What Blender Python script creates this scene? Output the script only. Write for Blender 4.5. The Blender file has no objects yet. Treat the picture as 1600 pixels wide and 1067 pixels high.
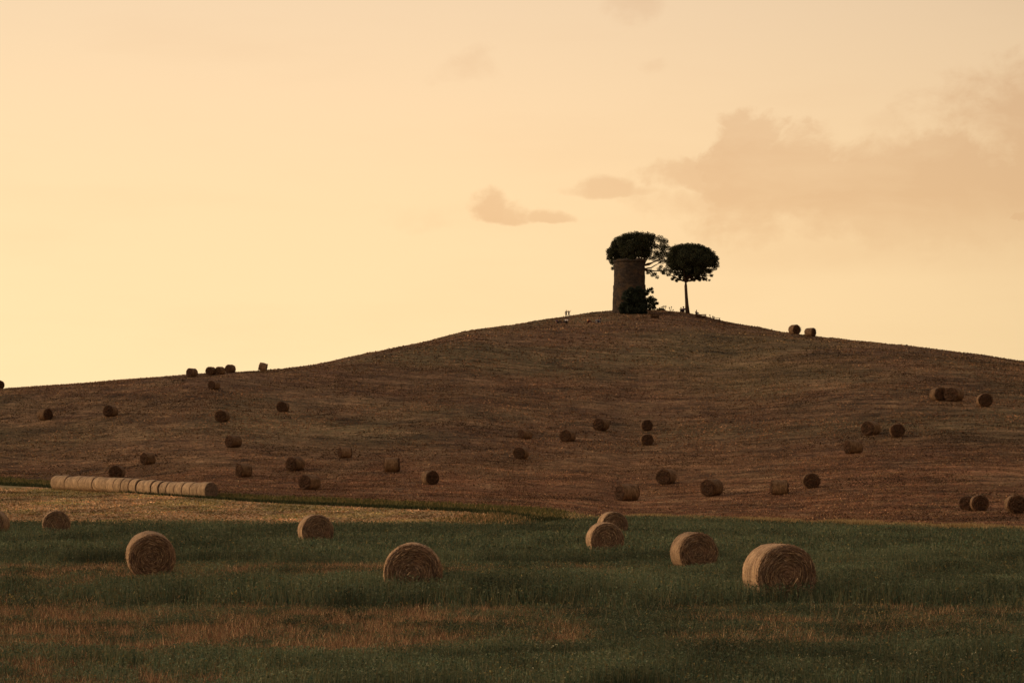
import bpy, bmesh, math, random
import numpy as np
from mathutils import Vector, Matrix

R = math.radians
F = 85.0 / 36.0 * 1600.0       # focal length in photo pixels
H = 2.97                       # camera height
HZ = 755.0                     # horizon row in the photo
SC = bpy.context.scene
COL = SC.collection

# ------------------------------------------------------------------ camera
cam = bpy.data.cameras.new('camera')
cam.lens = 85.0
cam.sensor_width = 36.0
cam.shift_y = (HZ - 533.5) / 1600.0
cam.clip_start = 0.5
cam.clip_end = 12000
cam_o = bpy.data.objects.new('camera', cam)
COL.objects.link(cam_o)
cam_o.location = (0, 0, H)
cam_o.rotation_euler = (R(90), 0, 0)
SC.camera = cam_o

# ------------------------------------------------------------------ view / sun
SC.view_settings.view_transform = 'Standard'
SC.view_settings.look = 'None'
SC.view_settings.exposure = 0.0
SC.view_settings.gamma = 1.0
SC.view_settings.use_curve_mapping = False
SUN_AZ = R(-84.0)              # measured from +Y (view direction), negative = left
SUN_EL = R(13.0)
SUN_STRENGTH = 0.95
sd = Vector((math.sin(SUN_AZ) * math.cos(SUN_EL), math.cos(SUN_AZ) * math.cos(SUN_EL), math.sin(SUN_EL)))
sun = bpy.data.lights.new('sun', 'SUN')
sun.energy = SUN_STRENGTH
sun.angle = R(16)
sun.color = (1.0, 0.82, 0.62)
sun_o = bpy.data.objects.new('sun', sun)
COL.objects.link(sun_o)
sun_o.rotation_euler = sd.to_track_quat('Z', 'Y').to_euler()
sun_o.location = (-60, 0, 80)


def srgb(r, g, b):
    f = lambda c: (c / 255) / 12.92 if c / 255 <= 0.04045 else ((c / 255 + 0.055) / 1.055) ** 2.4
    return (f(r), f(g), f(b), 1.0)


# ------------------------------------------------------------------ node helper
class NG:
    def __init__(self, tree):
        self.t = tree
        tree.nodes.clear()

    def n(self, typ, **kw):
        x = self.t.nodes.new(typ)
        for k, v in kw.items():
            setattr(x, k, v)
        return x

    def put(self, sock, v):
        if isinstance(v, bpy.types.NodeSocket):
            self.t.links.new(v, sock)
        elif v is not None:
            sock.default_value = v

    def m(self, op, a, b=None, c=None):
        x = self.n('ShaderNodeMath', operation=op)
        for s, v in zip(x.inputs, (a, b, c)):
            self.put(s, v)
        return x.outputs[0]

    def add(self, a, b): return self.m('ADD', a, b)
    def sub(self, a, b): return self.m('SUBTRACT', a, b)
    def mul(self, a, b): return self.m('MULTIPLY', a, b)
    def div(self, a, b): return self.m('DIVIDE', a, b)

    def step(self, x, a, b, o0=0.0, o1=1.0, kind='SMOOTHSTEP'):
        r = self.n('ShaderNodeMapRange', interpolation_type=kind)
        for s, v in zip(r.inputs, (x, a, b, o0, o1)):
            self.put(s, v)
        return r.outputs[0]

    def mix(self, f, a, b, blend='MIX'):
        x = self.n('ShaderNodeMix', data_type='RGBA', blend_type=blend)
        self.put(x.inputs[0], f); self.put(x.inputs[6], a); self.put(x.inputs[7], b)
        return x.outputs[2]

    def noise(self, vec, scale, detail=4.0, rough=0.55, dist=0.0, dims='3D'):
        x = self.n('ShaderNodeTexNoise', noise_dimensions=dims)
        self.put(x.inputs['Vector'], vec)
        x.inputs['Scale'].default_value = scale
        x.inputs['Detail'].default_value = detail
        x.inputs['Roughness'].default_value = rough
        x.inputs['Distortion'].default_value = dist
        return x.outputs['Fac']

    def vmul(self, vec, s):
        x = self.n('ShaderNodeVectorMath', operation='MULTIPLY')
        self.put(x.inputs[0], vec); x.inputs[1].default_value = s
        return x.outputs[0]

    def vadd(self, vec, s):
        x = self.n('ShaderNodeVectorMath', operation='ADD')
        self.put(x.inputs[0], vec); self.put(x.inputs[1], s)
        return x.outputs[0]

    def sep(self, vec):
        x = self.n('ShaderNodeSeparateXYZ'); self.put(x.inputs[0], vec)
        return x.outputs

    def comb(self, a, b, c):
        x = self.n('ShaderNodeCombineXYZ')
        for s, v in zip(x.inputs, (a, b, c)):
            self.put(s, v)
        return x.outputs[0]

    def ramp(self, f, stops, interp='LINEAR'):
        x = self.n('ShaderNodeValToRGB')
        cr = x.color_ramp
        cr.interpolation = interp
        while len(cr.elements) < len(stops):
            cr.elements.new(0.5)
        for e, (p, c) in zip(cr.elements, stops):
            e.position = p; e.color = c
        self.put(x.inputs[0], f)
        return x.outputs[0]


# ------------------------------------------------------------------ sky
world = bpy.data.worlds.new('World')
SC.world = world
world.use_nodes = True
g = NG(world.node_tree)
tc = g.n('ShaderNodeTexCoord')
d = tc.outputs['Generated']
dx, dy, dz = g.sep(d)[:3]
az = g.m('ARCTAN2', dx, dy)
el = g.m('ARCSINE', dz)
el_deg = g.mul(el, 180 / math.pi)
U = g.mul(az, F)               # along the horizon, same unit as photo pixels
V = g.mul(el, F)
cosang = g.m('COSINE', g.sub(az, SUN_AZ))
veil = g.ramp(g.div(el_deg, 90.0), [
    (0.0, srgb(255, 226, 176)), (2.5 / 90, srgb(255, 221, 166)), (6.5 / 90, srgb(252, 216, 166)), (9 / 90, srgb(246, 212, 168)), (11.5 / 90, srgb(237, 206, 168)),
    (22 / 90, (0.62, 0.53, 0.42, 1)), (45 / 90, (0.37, 0.355, 0.37, 1)), (1.0, (0.27, 0.28, 0.34, 1))])
glow = g.mul(g.step(cosang, 0.15, 0.80), g.step(el_deg, 17.0, 1.0))
warm = g.mix(g.mul(glow, 0.9), veil, srgb(255, 236, 184))
away = g.step(cosang, -0.75, 0.22, 0.40, 1.0)
warm = g.mix(1.0, warm, g.comb(away, away, away), 'MULTIPLY')
near_sun = g.mul(g.step(cosang, 0.55, 1.0), g.step(el_deg, 40.0, 8.0))
warm = g.mix(g.mul(near_sun, 0.5), warm, (1.5, 1.1, 0.62, 1))
# clouds
cv = g.comb(g.mul(U, 0.001), g.mul(V, 0.0017), 3.1)
n1 = g.noise(cv, 6.0, 7.0, 0.60, 0.3)
n2 = g.noise(g.comb(g.mul(U, 0.001), g.mul(V, 0.0012), 8.7), 14.0, 6.0, 0.62, 0.4)
nn = g.sub(g.add(g.mul(n1, 0.55), g.mul(n2, 0.45)), 0.5)


wv = g.comb(g.mul(U, 0.001), g.mul(V, 0.001), 0.7)
w1 = g.sub(g.noise(wv, 7.0, 5, 0.6), 0.5)
w2 = g.sub(g.noise(g.vadd(wv, (5.2, 1.7, 3.3)), 9.0, 5, 0.6), 0.5)
U0, V0 = U, V
U = g.add(U, g.mul(w1, 170.0))
V = g.add(V, g.mul(w2, 75.0))


def blob(uc, yc, ru, rup, rdn, soft, amp):
    amp = amp * 2.1
    a = g.m('POWER', g.m('ABSOLUTE', g.div(g.sub(U, uc - 800), ru)), 2.0)
    dv = g.sub(V, HZ - yc)
    up = g.m('MAXIMUM', dv, 0.0)
    dn = g.m('MINIMUM', dv, 0.0)
    b = g.add(g.m('POWER', g.div(up, rup), 2.0), g.m('POWER', g.m('ABSOLUTE', g.div(dn, rdn)), 2.0))
    f = g.add(g.sub(1.0, g.add(a, b)), g.mul(nn, amp))
    o = g.step(f, 0.0, soft)
    return g.mul(o, g.step(dv, -1.15 * rdn, 0.1 * rdn)) if rdn > 60 else o


def maxi(items):
    o = items[0]
    for i in items[1:]:
        o = g.m('MAXIMUM', o, i)
    return o


dense = maxi([
    g.mul(blob(1165, 262, 86, 98, 125, 0.45, 1.7), 0.95),
    g.mul(blob(1240, 290, 185, 90, 125, 0.55, 1.5), 1.0),
    g.mul(blob(1420, 315, 420, 100, 125, 0.7, 1.3), 1.05),
    g.mul(blob(1470, 275, 95, 85, 90, 0.55, 1.5), 1.0),
    g.mul(blob(1700, 265, 360, 175, 190, 0.8, 1.4), 1.1),
    g.mul(blob(1100, 282, 110, 32, 28, 0.8, 1.7), 0.85),
    g.mul(blob(1120, 322, 210, 26, 34, 1.1, 1.4), 0.7),
    g.mul(blob(985, 10, 62, 80, 55, 1.4, 2.2), 0.6),
    g.mul(blob(730, 108, 80, 34, 34, 1.8, 3.2), 0.42),
    g.mul(blob(1002, 106, 34, 20, 18, 1.4, 2.4), 0.42),
    g.mul(blob(1588, 352, 26, 11, 11, 1.0, 1.2), 1.25),
    g.mul(blob(640, 345, 80, 28, 16, 1.8, 2.6), 0.25),
    g.mul(blob(1390, 205, 75, 22, 18, 1.6, 2.6), 0.35),
])
# the bank is not one even tone
dense = g.mul(dense, g.step(g.noise(g.comb(g.mul(U0, 0.001), g.mul(V0, 0.0025), 6.1), 4.0, 5, 0.6, 0.5), 0.30, 0.62, 0.72, 1.0))
# the small flat based clouds left of the bank
U = g.add(U0, g.mul(w1, 70.0))
V = g.add(V0, g.mul(w2, 26.0))
small = maxi([
    g.mul(blob(760, 343, 46, 50, 13, 0.55, 1.5), 0.9),
    g.mul(blob(795, 345, 60, 32, 11, 0.6, 1.5), 0.85),
    g.mul(blob(845, 344, 52, 20, 9, 0.7, 1.4), 0.8),
    g.mul(blob(950, 308, 62, 30, 9, 0.8, 1.4), 0.75),
    g.mul(blob(960, 306, 120, 13, 8, 1.0, 1.6), 0.6),
])
dense = g.m('MAXIMUM', dense, small)
U, V = U0, V0
lowband = g.mul(blob(1420, 395, 470, 75, 50, 1.7, 0.7), 0.42)
# thin clouds that carry on round the sky outside the photograph
n3 = g.noise(g.comb(g.mul(U, 0.00035), g.mul(V, 0.0009), 1.3), 3.0, 6.0, 0.6, 0.3)
outside = g.m('MAXIMUM', g.step(g.m('ABSOLUTE', U), 900.0, 1700.0), g.step(V, 800.0, 1300.0))
rest = g.mul(g.mul(g.step(n3, 0.50, 0.66), outside), 0.8)
streak = g.mul(g.step(g.noise(g.comb(g.mul(U, 0.0008), g.mul(V, 0.004), 5.5), 2.4, 5.0, 0.55), 0.45, 0.75), 0.14)
cl = g.m('MINIMUM', g.add(maxi([dense, lowband, rest]), streak), 1.3)
cloudc = g.mix(1.0, warm, (0.85, 0.775, 0.735, 1), 'MULTIPLY')
skyc = g.mix(cl, warm, cloudc)
# physical dusk sky under the veil
nish = g.n('ShaderNodeTexSky', sky_type='NISHITA')
nish.sun_disc = False
nish.sun_elevation = SUN_EL
nish.sun_rotation = SUN_AZ
nish.dust_density = 6.0
nish.air_density = 1.5
bg1 = g.n('ShaderNodeBackground')
g.put(bg1.inputs[0], nish.outputs[0]); bg1.inputs[1].default_value = 0.05
bg2 = g.n('ShaderNodeBackground')
g.put(bg2.inputs[0], skyc); bg2.inputs[1].default_value = 1.14
mx = g.n('ShaderNodeMixShader'); mx.inputs[0].default_value = 0.96
g.put(mx.inputs[1], bg1.outputs[0]); g.put(mx.inputs[2], bg2.outputs[0])
ow = g.n('ShaderNodeOutputWorld')
g.put(ow.inputs[0], mx.outputs[0])

# ------------------------------------------------------------------ numpy noise
rng = np.random.default_rng(11)
random.seed(5)


def hash2(ix, iy, seed):
    h = (ix.astype(np.int64) * 374761393 + iy.astype(np.int64) * 668265263 + seed * 144665) & 0x7fffffff
    h = ((h ^ (h >> 13)) * 1274126177) & 0x7fffffff
    h = (h ^ (h >> 16)) & 0xffff
    return h / 65535.0


def vnoise(x, y, seed=0):
    x = np.asarray(x, float); y = np.asarray(y, float)
    ix = np.floor(x); iy = np.floor(y)
    fx = x - ix; fy = y - iy
    fx = fx * fx * (3 - 2 * fx); fy = fy * fy * (3 - 2 * fy)
    a = hash2(ix, iy, seed); b = hash2(ix + 1, iy, seed)
    c = hash2(ix, iy + 1, seed); e = hash2(ix + 1, iy + 1, seed)
    return (a * (1 - fx) + b * fx) * (1 - fy) + (c * (1 - fx) + e * fx) * fy


def fbm(x, y, seed=0, octv=4):
    s = 0; a = 0.5; t = 0
    for i in range(octv):
        s = s + a * vnoise(x * 2 ** i, y * 2 ** i, seed + i * 17)
        t += a; a *= 0.5
    return s / t


def sstep(x, a, b):
    t = np.clip((x - a) / (b - a), 0, 1)
    return t * t * (3 - 2 * t)


# ------------------------------------------------------------------ the lie of the land
def curve(pts):
    xs = np.array([p[0] for p in pts], float); ys = np.array([p[1] for p in pts], float)
    h = np.diff(xs); dl = np.diff(ys) / h
    m = np.zeros_like(xs)
    m[1:-1] = np.where(dl[:-1] * dl[1:] > 0, 2 * dl[:-1] * dl[1:] / (dl[:-1] + dl[1:] + 1e-12), 0)
    m[0] = dl[0]; m[-1] = dl[-1]

    def f(x):
        x = np.clip(np.asarray(x, float), xs[0], xs[-1])
        i = np.clip(np.searchsorted(xs, x) - 1, 0, len(h) - 1)
        t = (x - xs[i]) / h[i]
        return ((2 * t ** 3 - 3 * t ** 2 + 1) * ys[i] + (t ** 3 - 2 * t ** 2 + t) * h[i] * m[i]
                + (-2 * t ** 3 + 3 * t ** 2) * ys[i + 1] + (t ** 3 - t ** 2) * h[i] * m[i + 1])
    return f


f_sky = curve([(-4200, 752), (-2200, 735), (-1100, 690), (-400, 642), (0, 608.5), (100, 600.5), (200, 592.5), (290, 586), (360, 581), (420, 577), (470, 572),
               (560, 555), (650, 537), (700, 524), (735, 515.5), (800, 507.5), (860, 498), (905, 491.5), (930, 488), (957, 485.5), (1000, 484.5),
               (1040, 486), (1065, 488), (1100, 494.5), (1130, 502), (1180, 510.5), (1240, 521.5), (1300, 528.5), (1400, 538.5), (1500, 551),
               (1600, 565), (1900, 610), (2500, 690), (3600, 742), (5800, 752)])
f_yc = curve([(-4200, 320), (0, 335), (300, 345), (470, 372), (735, 455), (900, 520), (960, 540), (1060, 540), (1130, 520), (1240, 465), (1400, 420),
              (1600, 395), (2400, 375), (5800, 340)])
f_top1 = curve([(-4200, 812.5), (0, 812.5), (760, 813), (850, 811.5), (930, 806.5), (985, 804), (1100, 807.5), (1320, 814.5), (1420, 817), (1600, 823), (1900, 832), (5800, 836)])
CROP = 0.45
f_b = lambda u: 12240.0 / (f_top1(u) - 755 + 22.7 + (0.45 - CROP))
f_y2 = curve([(-4200, 740), (-300, 742), (0, 758), (75, 762), (340, 780), (400, 784), (560, 792), (720, 799), (800, 806), (850, 811)])
f_d2 = curve([(-4200, 224), (0, 219), (75, 214.5), (340, 187.5), (560, 177), (720, 169), (800, 163), (850, 158)])
f_y3 = curve([(-4200, 730), (-300, 732), (0, 746), (75, 751), (340, 771), (400, 774), (560, 780), (720, 787), (880, 796), (985, 803)])
f_d3 = curve([(-4200, 242), (0, 234), (340, 198), (560, 188), (720, 181), (880, 178), (985, 176)])
f_g = curve([(0, 0), (0.2, 0.085), (0.38, 0.235), (0.53, 0.395), (0.8, 0.78), (0.92, 0.95), (1.0, 1.0)])
GK = 0.0008


def plane(Y):
    return 0.006 * np.maximum(Y - 120, 0)


def bounds(u):
    u = np.asarray(u, float)
    b = f_b(u)
    zb = plane(b)
    yb = 755 + (H - zb) * F / b
    k2 = sstep(u, 800, 860)
    d2 = f_d2(u) * (1 - k2) + (b + 0.5) * k2
    y2 = f_y2(u) * (1 - k2) + (yb - 0.3) * k2
    d2 = np.maximum(d2, b + 0.5)
    z2 = H - (y2 - 755) * d2 / F
    k3 = sstep(u, 860, 1000)
    d3 = f_d3(u) * (1 - k3) + (d2 + 1.5) * k3
    y3 = f_y3(u) * (1 - k3) + (y2 - 2.5) * k3
    d3 = np.maximum(d3, d2 + 0.5)
    y3 = np.minimum(y3, y2 - 0.4)
    z3 = H - (y3 - 755) * d3 / F
    return b, zb, d2, z2, d3, y3, z3, f_yc(u), f_sky(u)


def ground(X, Y, rough=True):
    X = np.asarray(X, float); Y = np.asarray(Y, float)
    u = 800 + F * X / np.maximum(Y, 1.0)
    b, zb, d2, z2, d3, y3, z3, yc, ys = bounds(u)
    z = plane(Y)
    z = np.where(Y > b, zb + (z2 - zb) * np.clip((Y - b) / (d2 - b), 0, 1), z)
    t3 = np.clip((Y - d2) / (d3 - d2), 0, 1)
    z = np.where(Y > d2, z2 + (z3 - z2) * t3 - np.minimum(0.28, (d3 - d2) * 0.03) * np.sin(t3 * math.pi), z)
    s = np.clip((1 / d3 - 1 / np.maximum(Y, 1)) / (1 / d3 - 1 / yc), 0, 1)
    yy = y3 + (ys - y3) * f_g(s)
    z = np.where(Y > d3, H - (yy - 755) * Y / F, z)
    zc = H - (ys - 755) * yc / F
    m = (zc - H) / yc
    t = np.maximum(Y - yc, 0)
    tl = (m + 0.12) / (2 * GK)
    zz = np.where(t < tl, zc + m * t - GK * t * t, zc + m * tl - GK * tl * tl - 0.12 * (t - tl))
    z = np.where(Y > yc, np.maximum(zz, 0), z)
    if rough:
        w = sstep(Y, d3, d3 + 12)
        z = z + w * ((fbm(X / 3.1, Y / 3.6, 3, 3) - 0.5) * 0.22 + (fbm(X / 14, Y / 17, 9, 2) - 0.5) * 0.35)
        z = z + (1 - w) * (fbm(X / 2.3, Y / 2.9, 5, 3) - 0.5) * 0.06
    return z


def hit(u, y, ymin=20.0, ymax=560.0):
    """ground point seen at photo pixel (u, y)"""
    Y = np.arange(ymin, ymax, 0.2)
    X = (u - 800) / F * Y
    z = ground(X, Y, False)
    py = 755 + (H - z) * F / Y
    ok = np.nonzero(py <= y)[0]
    i = ok[0] if len(ok) else int(np.argmin(py))
    return float(X[i]), float(Y[i]), float(ground(X[i], Y[i]))


# ------------------------------------------------------------------ object helpers
def tag(o, label=None, cat=None, group=None, kind=None):
    if label: o['label'] = label
    if cat: o['category'] = cat
    if group: o['group'] = group
    if kind: o['kind'] = kind
    return o


def link(o, parent=None):
    COL.objects.link(o)
    if parent is not None:
        o.parent = parent
    return o


def empty(name, loc, rot=(0, 0, 0), scale=1.0):
    o = bpy.data.objects.new(name, None)
    o.empty_display_size = 0.2
    o.location = loc; o.rotation_euler = rot; o.scale = (scale,) * 3
    return link(o)


def obj(name, me, mat=None, parent=None, loc=(0, 0, 0), smooth=False):
    o = bpy.data.objects.new(name, me)
    if mat is not None and len(me.materials) == 0:
        me.materials.append(mat)
    o.location = loc
    if smooth:
        me.polygons.foreach_set('use_smooth', [True] * len(me.polygons))
    return link(o, parent)


def mesh_np(name, verts, faces, nper, smooth=False, col=None, attr=None):
    """verts (n,3), faces (m,nper)"""
    me = bpy.data.meshes.new(name)
    verts = np.asarray(verts, np.float32); faces = np.asarray(faces, np.int32)
    me.vertices.add(len(verts)); me.vertices.foreach_set('co', verts.ravel())
    me.loops.add(faces.size); me.loops.foreach_set('vertex_index', faces.ravel())
    me.polygons.add(len(faces))
    me.polygons.foreach_set('loop_start', np.arange(0, faces.size, nper, dtype=np.int32))
    me.polygons.foreach_set('loop_total', np.full(len(faces), nper, np.int32))
    if smooth:
        me.polygons.foreach_set('use_smooth', np.ones(len(faces), bool))
    me.update(calc_edges=True)
    if col is not None:
        a = me.color_attributes.new('tint', 'FLOAT_COLOR', 'POINT')
        c = np.ones((len(verts), 4), np.float32); c[:, :3] = col
        a.data.foreach_set('color', c.ravel())
    if attr is not None:
        for k, v in attr.items():
            a = me.attributes.new(k, 'FLOAT', 'POINT')
            a.data.foreach_set('value', np.asarray(v, np.float32))
    return me


def grid_faces(nr, nc):
    i = np.arange(nr - 1)[:, None] * nc + np.arange(nc - 1)[None, :]
    return np.stack([i, i + 1, i + nc + 1, i + nc], -1).reshape(-1, 4)


def material(name, rough=0.9, spec=0.15):
    m = bpy.data.materials.new(name)
    m.use_nodes = True
    gg = NG(m.node_tree)
    b = gg.n('ShaderNodeBsdfPrincipled')
    b.inputs['Roughness'].default_value = rough
    b.inputs['Specular IOR Level'].default_value = spec
    o = gg.n('ShaderNodeOutputMaterial')
    gg.t.links.new(b.outputs[0], o.inputs[0])
    return m, gg, b


def bump(gg, b, h, strength=0.5, dist=0.05):
    x = gg.n('ShaderNodeBump')
    x.inputs['Strength'].default_value = strength
    x.inputs['Distance'].default_value = dist
    gg.put(x.inputs['Height'], h)
    gg.put(b.inputs['Normal'], x.outputs[0])


def tint_material(name, rough=0.85, trans=0.0):
    """leaves and stalks: the plant's own colour is stored per plant"""
    m, gg, b = material(name, rough, 0.1)
    a = gg.n('ShaderNodeAttribute', attribute_name='tint')
    gg.put(b.inputs['Base Color'], a.outputs['Color'])
    if trans:
        tr = gg.n('ShaderNodeBsdfTranslucent'); gg.put(tr.inputs[0], a.outputs['Color'])
        mxs = gg.n('ShaderNodeMixShader'); mxs.inputs[0].default_value = trans
        gg.put(mxs.inputs[1], b.outputs[0]); gg.put(mxs.inputs[2], tr.outputs[0])
        out = [n for n in gg.t.nodes if n.type == 'OUTPUT_MATERIAL'][0]
        gg.put(out.inputs[0], mxs.outputs[0])
    return m


# ------------------------------------------------------------------ ground materials
def mat_hill():
    m, gg, b = material('dry_hill_grass', 0.95, 0.05)
    P = gg.n('ShaderNodeNewGeometry').outputs['Position']
    big = gg.noise(gg.vmul(P, (1, 0.6, 1)), 0.022, 4, 0.55)
    mid = gg.noise(gg.vmul(P, (1, 0.55, 1)), 0.10, 5, 0.6, 0.4)
    m2 = gg.noise(gg.vmul(P, (0.8, 0.8, 1)), 0.36, 5, 0.65, 0.3)
    fine = gg.noise(gg.vmul(P, (0.7, 1, 1)), 1.3, 5, 0.7)
    grain = gg.noise(P, 5.0, 3, 0.65)
    py = gg.sep(P)[2]
    base = gg.mix(gg.step(big, 0.40, 0.60), srgb(114, 80, 56), srgb(116, 96, 64))
    base = gg.mix(gg.mul(gg.step(py, 9.0, 2.0), 0.85), base, srgb(132, 84, 54))
    base = gg.mix(gg.mul(gg.step(mid, 0.50, 0.66), 0.6), base, srgb(140, 108, 74))
    base = gg.mix(gg.mul(gg.step(mid, 0.48, 0.33), 0.55), base, srgb(74, 60, 42))
    base = gg.mix(gg.mul(gg.step(m2, 0.52, 0.68), 0.7), base, srgb(150, 114, 78))
    base = gg.mix(gg.mul(gg.step(m2, 0.47, 0.32), 0.7), base, srgb(66, 52, 40))
    base = gg.mix(gg.mul(gg.step(fine, 0.52, 0.70), 0.85), base, srgb(166, 126, 88))
    base = gg.mix(gg.mul(gg.step(fine, 0.48, 0.30), 0.85), base, srgb(50, 39, 31))
    gm = gg.step(grain, 0.28, 0.72, 0.4, 1.65)
    base = gg.mix(1.0, base, gg.comb(gm, gm, gm), 'MULTIPLY')
    rows = gg.noise(gg.vmul(P, (0.55, 0.9, 0.6)), 0.6, 5, 0.65, 0.6)
    rm = gg.step(rows, 0.32, 0.68, 0.74, 1.28)
    sx_, sy_, sz_ = gg.sep(P)[:3]
    la = gg.add(gg.mul(sx_, 0.80), gg.mul(sy_, -0.60))
    lb = gg.add(gg.mul(sx_, 0.60), gg.mul(sy_, 0.80))
    mow = gg.noise(gg.comb(gg.mul(la, 0.02), gg.mul(lb, 0.42), 2.0), 1.0, 3, 0.6, 0.1)
    rm = gg.mul(rm, gg.step(mow, 0.36, 0.64, 0.74, 1.24))
    base = gg.mix(1.0, base, gg.comb(rm, rm, rm), 'MULTIPLY')
    sw = gg.step(gg.noise(gg.vadd(gg.vmul(P, (0.8, 1.2, 1)), (40, 9, 0)), 0.05, 4, 0.6, 0.5), 0.34, 0.66, 0.84, 1.2)
    base = gg.mix(1.0, base, gg.comb(sw, sw, sw), 'MULTIPLY')
    gg.put(b.inputs['Base Color'], base)
    bump(gg, b, gg.add(gg.add(fine, m2), gg.mul(grain, 0.4)), 1.0, 0.35)
    return m


def mat_stubble():
    m, gg, b = material('straw_stubble', 0.95, 0.05)
    P = gg.n('ShaderNodeNewGeometry').outputs['Position']
    mid = gg.noise(gg.vmul(P, (1, 0.5, 1)), 0.22, 5, 0.6)
    fine = gg.noise(gg.vmul(P, (1, 0.7, 1)), 2.2, 5, 0.65)
    patch = gg.noise(gg.vmul(P, (0.7, 0.6, 1)), 0.5, 4, 0.6, 0.4)
    base = gg.mix(gg.step(mid, 0.40, 0.60), srgb(194, 146, 102), srgb(150, 128, 82))
    base = gg.mix(gg.mul(gg.step(patch, 0.5, 0.62), 0.7), base, srgb(210, 160, 116))
    base = gg.mix(gg.mul(gg.step(patch, 0.48, 0.36), 0.7), base, srgb(110, 94, 58))
    base = gg.mix(gg.mul(gg.step(fine, 0.5, 0.7), 0.8), base, srgb(208, 164, 118))
    base = gg.mix(gg.mul(gg.step(fine, 0.46, 0.30), 0.8), base, srgb(96, 76, 50))
    gg.put(b.inputs['Base Color'], base)
    bump(gg, b, fine, 0.8, 0.08)
    return m


def mat_soil():
    m, gg, b = material('crop_soil', 0.95, 0.05)
    P = gg.n('ShaderNodeNewGeometry').outputs['Position']
    a = gg.n('ShaderNodeAttribute', attribute_name='dry').outputs['Fac']
    fine = gg.noise(P, 6.0, 5, 0.65)
    wet = gg.mix(gg.step(fine, 0.35, 0.65), srgb(40, 42, 24), srgb(72, 72, 42))
    dry = gg.mix(gg.step(fine, 0.35, 0.65), srgb(92, 68, 48), srgb(170, 126, 86))
    gg.put(b.inputs['Base Color'], gg.mix(a, wet, dry))
    bump(gg, b, fine, 0.8, 0.05)
    return m


def mat_margin():
    m, gg, b = material('margin_grass', 0.95, 0.05)
    P = gg.n('ShaderNodeNewGeometry').outputs['Position']
    fine = gg.noise(gg.vmul(P, (0.6, 1, 1)), 1.5, 5, 0.65)
    gg.put(b.inputs['Base Color'], gg.mix(gg.step(fine, 0.35, 0.65), srgb(66, 64, 36), srgb(112, 98, 56)))
    bump(gg, b, fine, 0.8, 0.1)
    return m


M_HILL, M_STUB, M_SOIL, M_MARG = mat_hill(), mat_stubble(), mat_soil(), mat_margin()


# how dry the near crop is (0 green, 1 dead straw), by place in the field
def dryness(X, Y):
    u = 800 + F * X / np.maximum(Y, 1)
    n = fbm(X / 2.6, Y / 4.5, 21, 4) - 0.5
    n2 = fbm(X / 0.9, Y / 1.5, 33, 4) - 0.5
    n3 = fbm(X / 1.8 + 7, Y / 5.0, 35, 3) - 0.5
    left = sstep(X / np.maximum(Y, 1) + n * 0.16, -0.06, -0.16) * sstep(Y + n * 22, 80, 72)
    # two mown strips cross the field; the standing crop before them hides most of their width
    w = n * 5
    strip = sstep(Y, 39.5 + w, 42 + w) * sstep(Y, 57.5 + 0.6 * w, 55.5 + 0.6 * w)
    strip = strip * np.clip(0.62 + 1.9 * n3 + 0.35 * sstep(u, 950, 600), 0, 1) * np.where(u > 985, 0.62, 1.0)
    n4 = fbm(X / 0.45, Y / 0.9, 37, 3) - 0.5
    strip = strip * sstep(np.abs(u - 985), 30, 95) * (0.15 + 0.95 * sstep(n2 + 0.8 * n4, -0.24, 0.10))
    far = sstep(Y, 66 + w, 75 + w) * sstep(Y, 88 + w * 0.5, 85.5 + w * 0.5)
    far = far * np.clip(0.95 + 2.2 * n3 - 0.75 * sstep(u, 450, 1150), 0, 1) * (0.55 + 0.6 * sstep(n2, -0.2, 0.15))
    near = sstep(Y, 39, 36) * np.clip(0.1 + 2.6 * n, 0, 1) * 0.7
    return np.clip(np.maximum.reduce([left * (0.52 + 1.1 * n2 + 2.0 * n4 + 0.8 * n3), strip, far, near]) + n2 * 0.12, 0, 1)


# ------------------------------------------------------------------ ground meshes
ucols = np.concatenate([np.linspace(-4000, -500, 60), np.arange(-480, 2100, 5.0), np.linspace(2120, 5600, 60)])
B = bounds(ucols)


def strip(name, ya, yb_, nrow, mat, attr=False, kind='structure', power=1.0, inv=False):
    t = np.linspace(0, 1, nrow)[:, None] ** power
    if inv:
        Y = 1 / ((1 / ya)[None, :] * (1 - t) + (1 / yb_)[None, :] * t)
    else:
        Y = ya[None, :] * (1 - t) + yb_[None, :] * t
    X = (ucols[None, :] - 800) / F * Y
    Z = ground(X, Y)
    v = np.stack([X, Y, Z], -1).reshape(-1, 3)
    at = {'dry': dryness(X, Y).ravel()} if attr else None
    me = mesh_np(name, v, grid_faces(nrow, len(ucols)), 4, True, attr=at)
    return tag(obj(name, me, mat), kind=kind)


b_, zb_, d2_, z2_, d3_, y3_, z3_, yc_, ys_ = B
strip('green_field', np.full_like(b_, 4.0), b_ + 0.3, 150, M_SOIL, True, inv=True)
strip('stubble_field', b_ + 0.3, d2_, 24, M_STUB)
strip('grass_margin', d2_, d3_, 12, M_MARG)
# hill: front slope to a little past the crest, then the hidden far side down to the plain
tt = np.concatenate([np.linspace(0, 1, 230), 1 + np.linspace(0, 1, 60)[1:]])
iv = (1 / d3_)[None, :] * (1 - np.minimum(tt, 1))[:, None] + (1 / yc_)[None, :] * np.minimum(tt, 1)[:, None]
Yh = 1 / iv + np.maximum(tt - 1, 0)[:, None] ** 2 * 700
Xh = (ucols[None, :] - 800) / F * Yh
Zh = ground(Xh, Yh)
tag(obj('hill', mesh_np('hill', np.stack([Xh, Yh, Zh], -1).reshape(-1, 3), grid_faces(len(tt), len(ucols)), 4, True), M_HILL), kind='structure')
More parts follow.
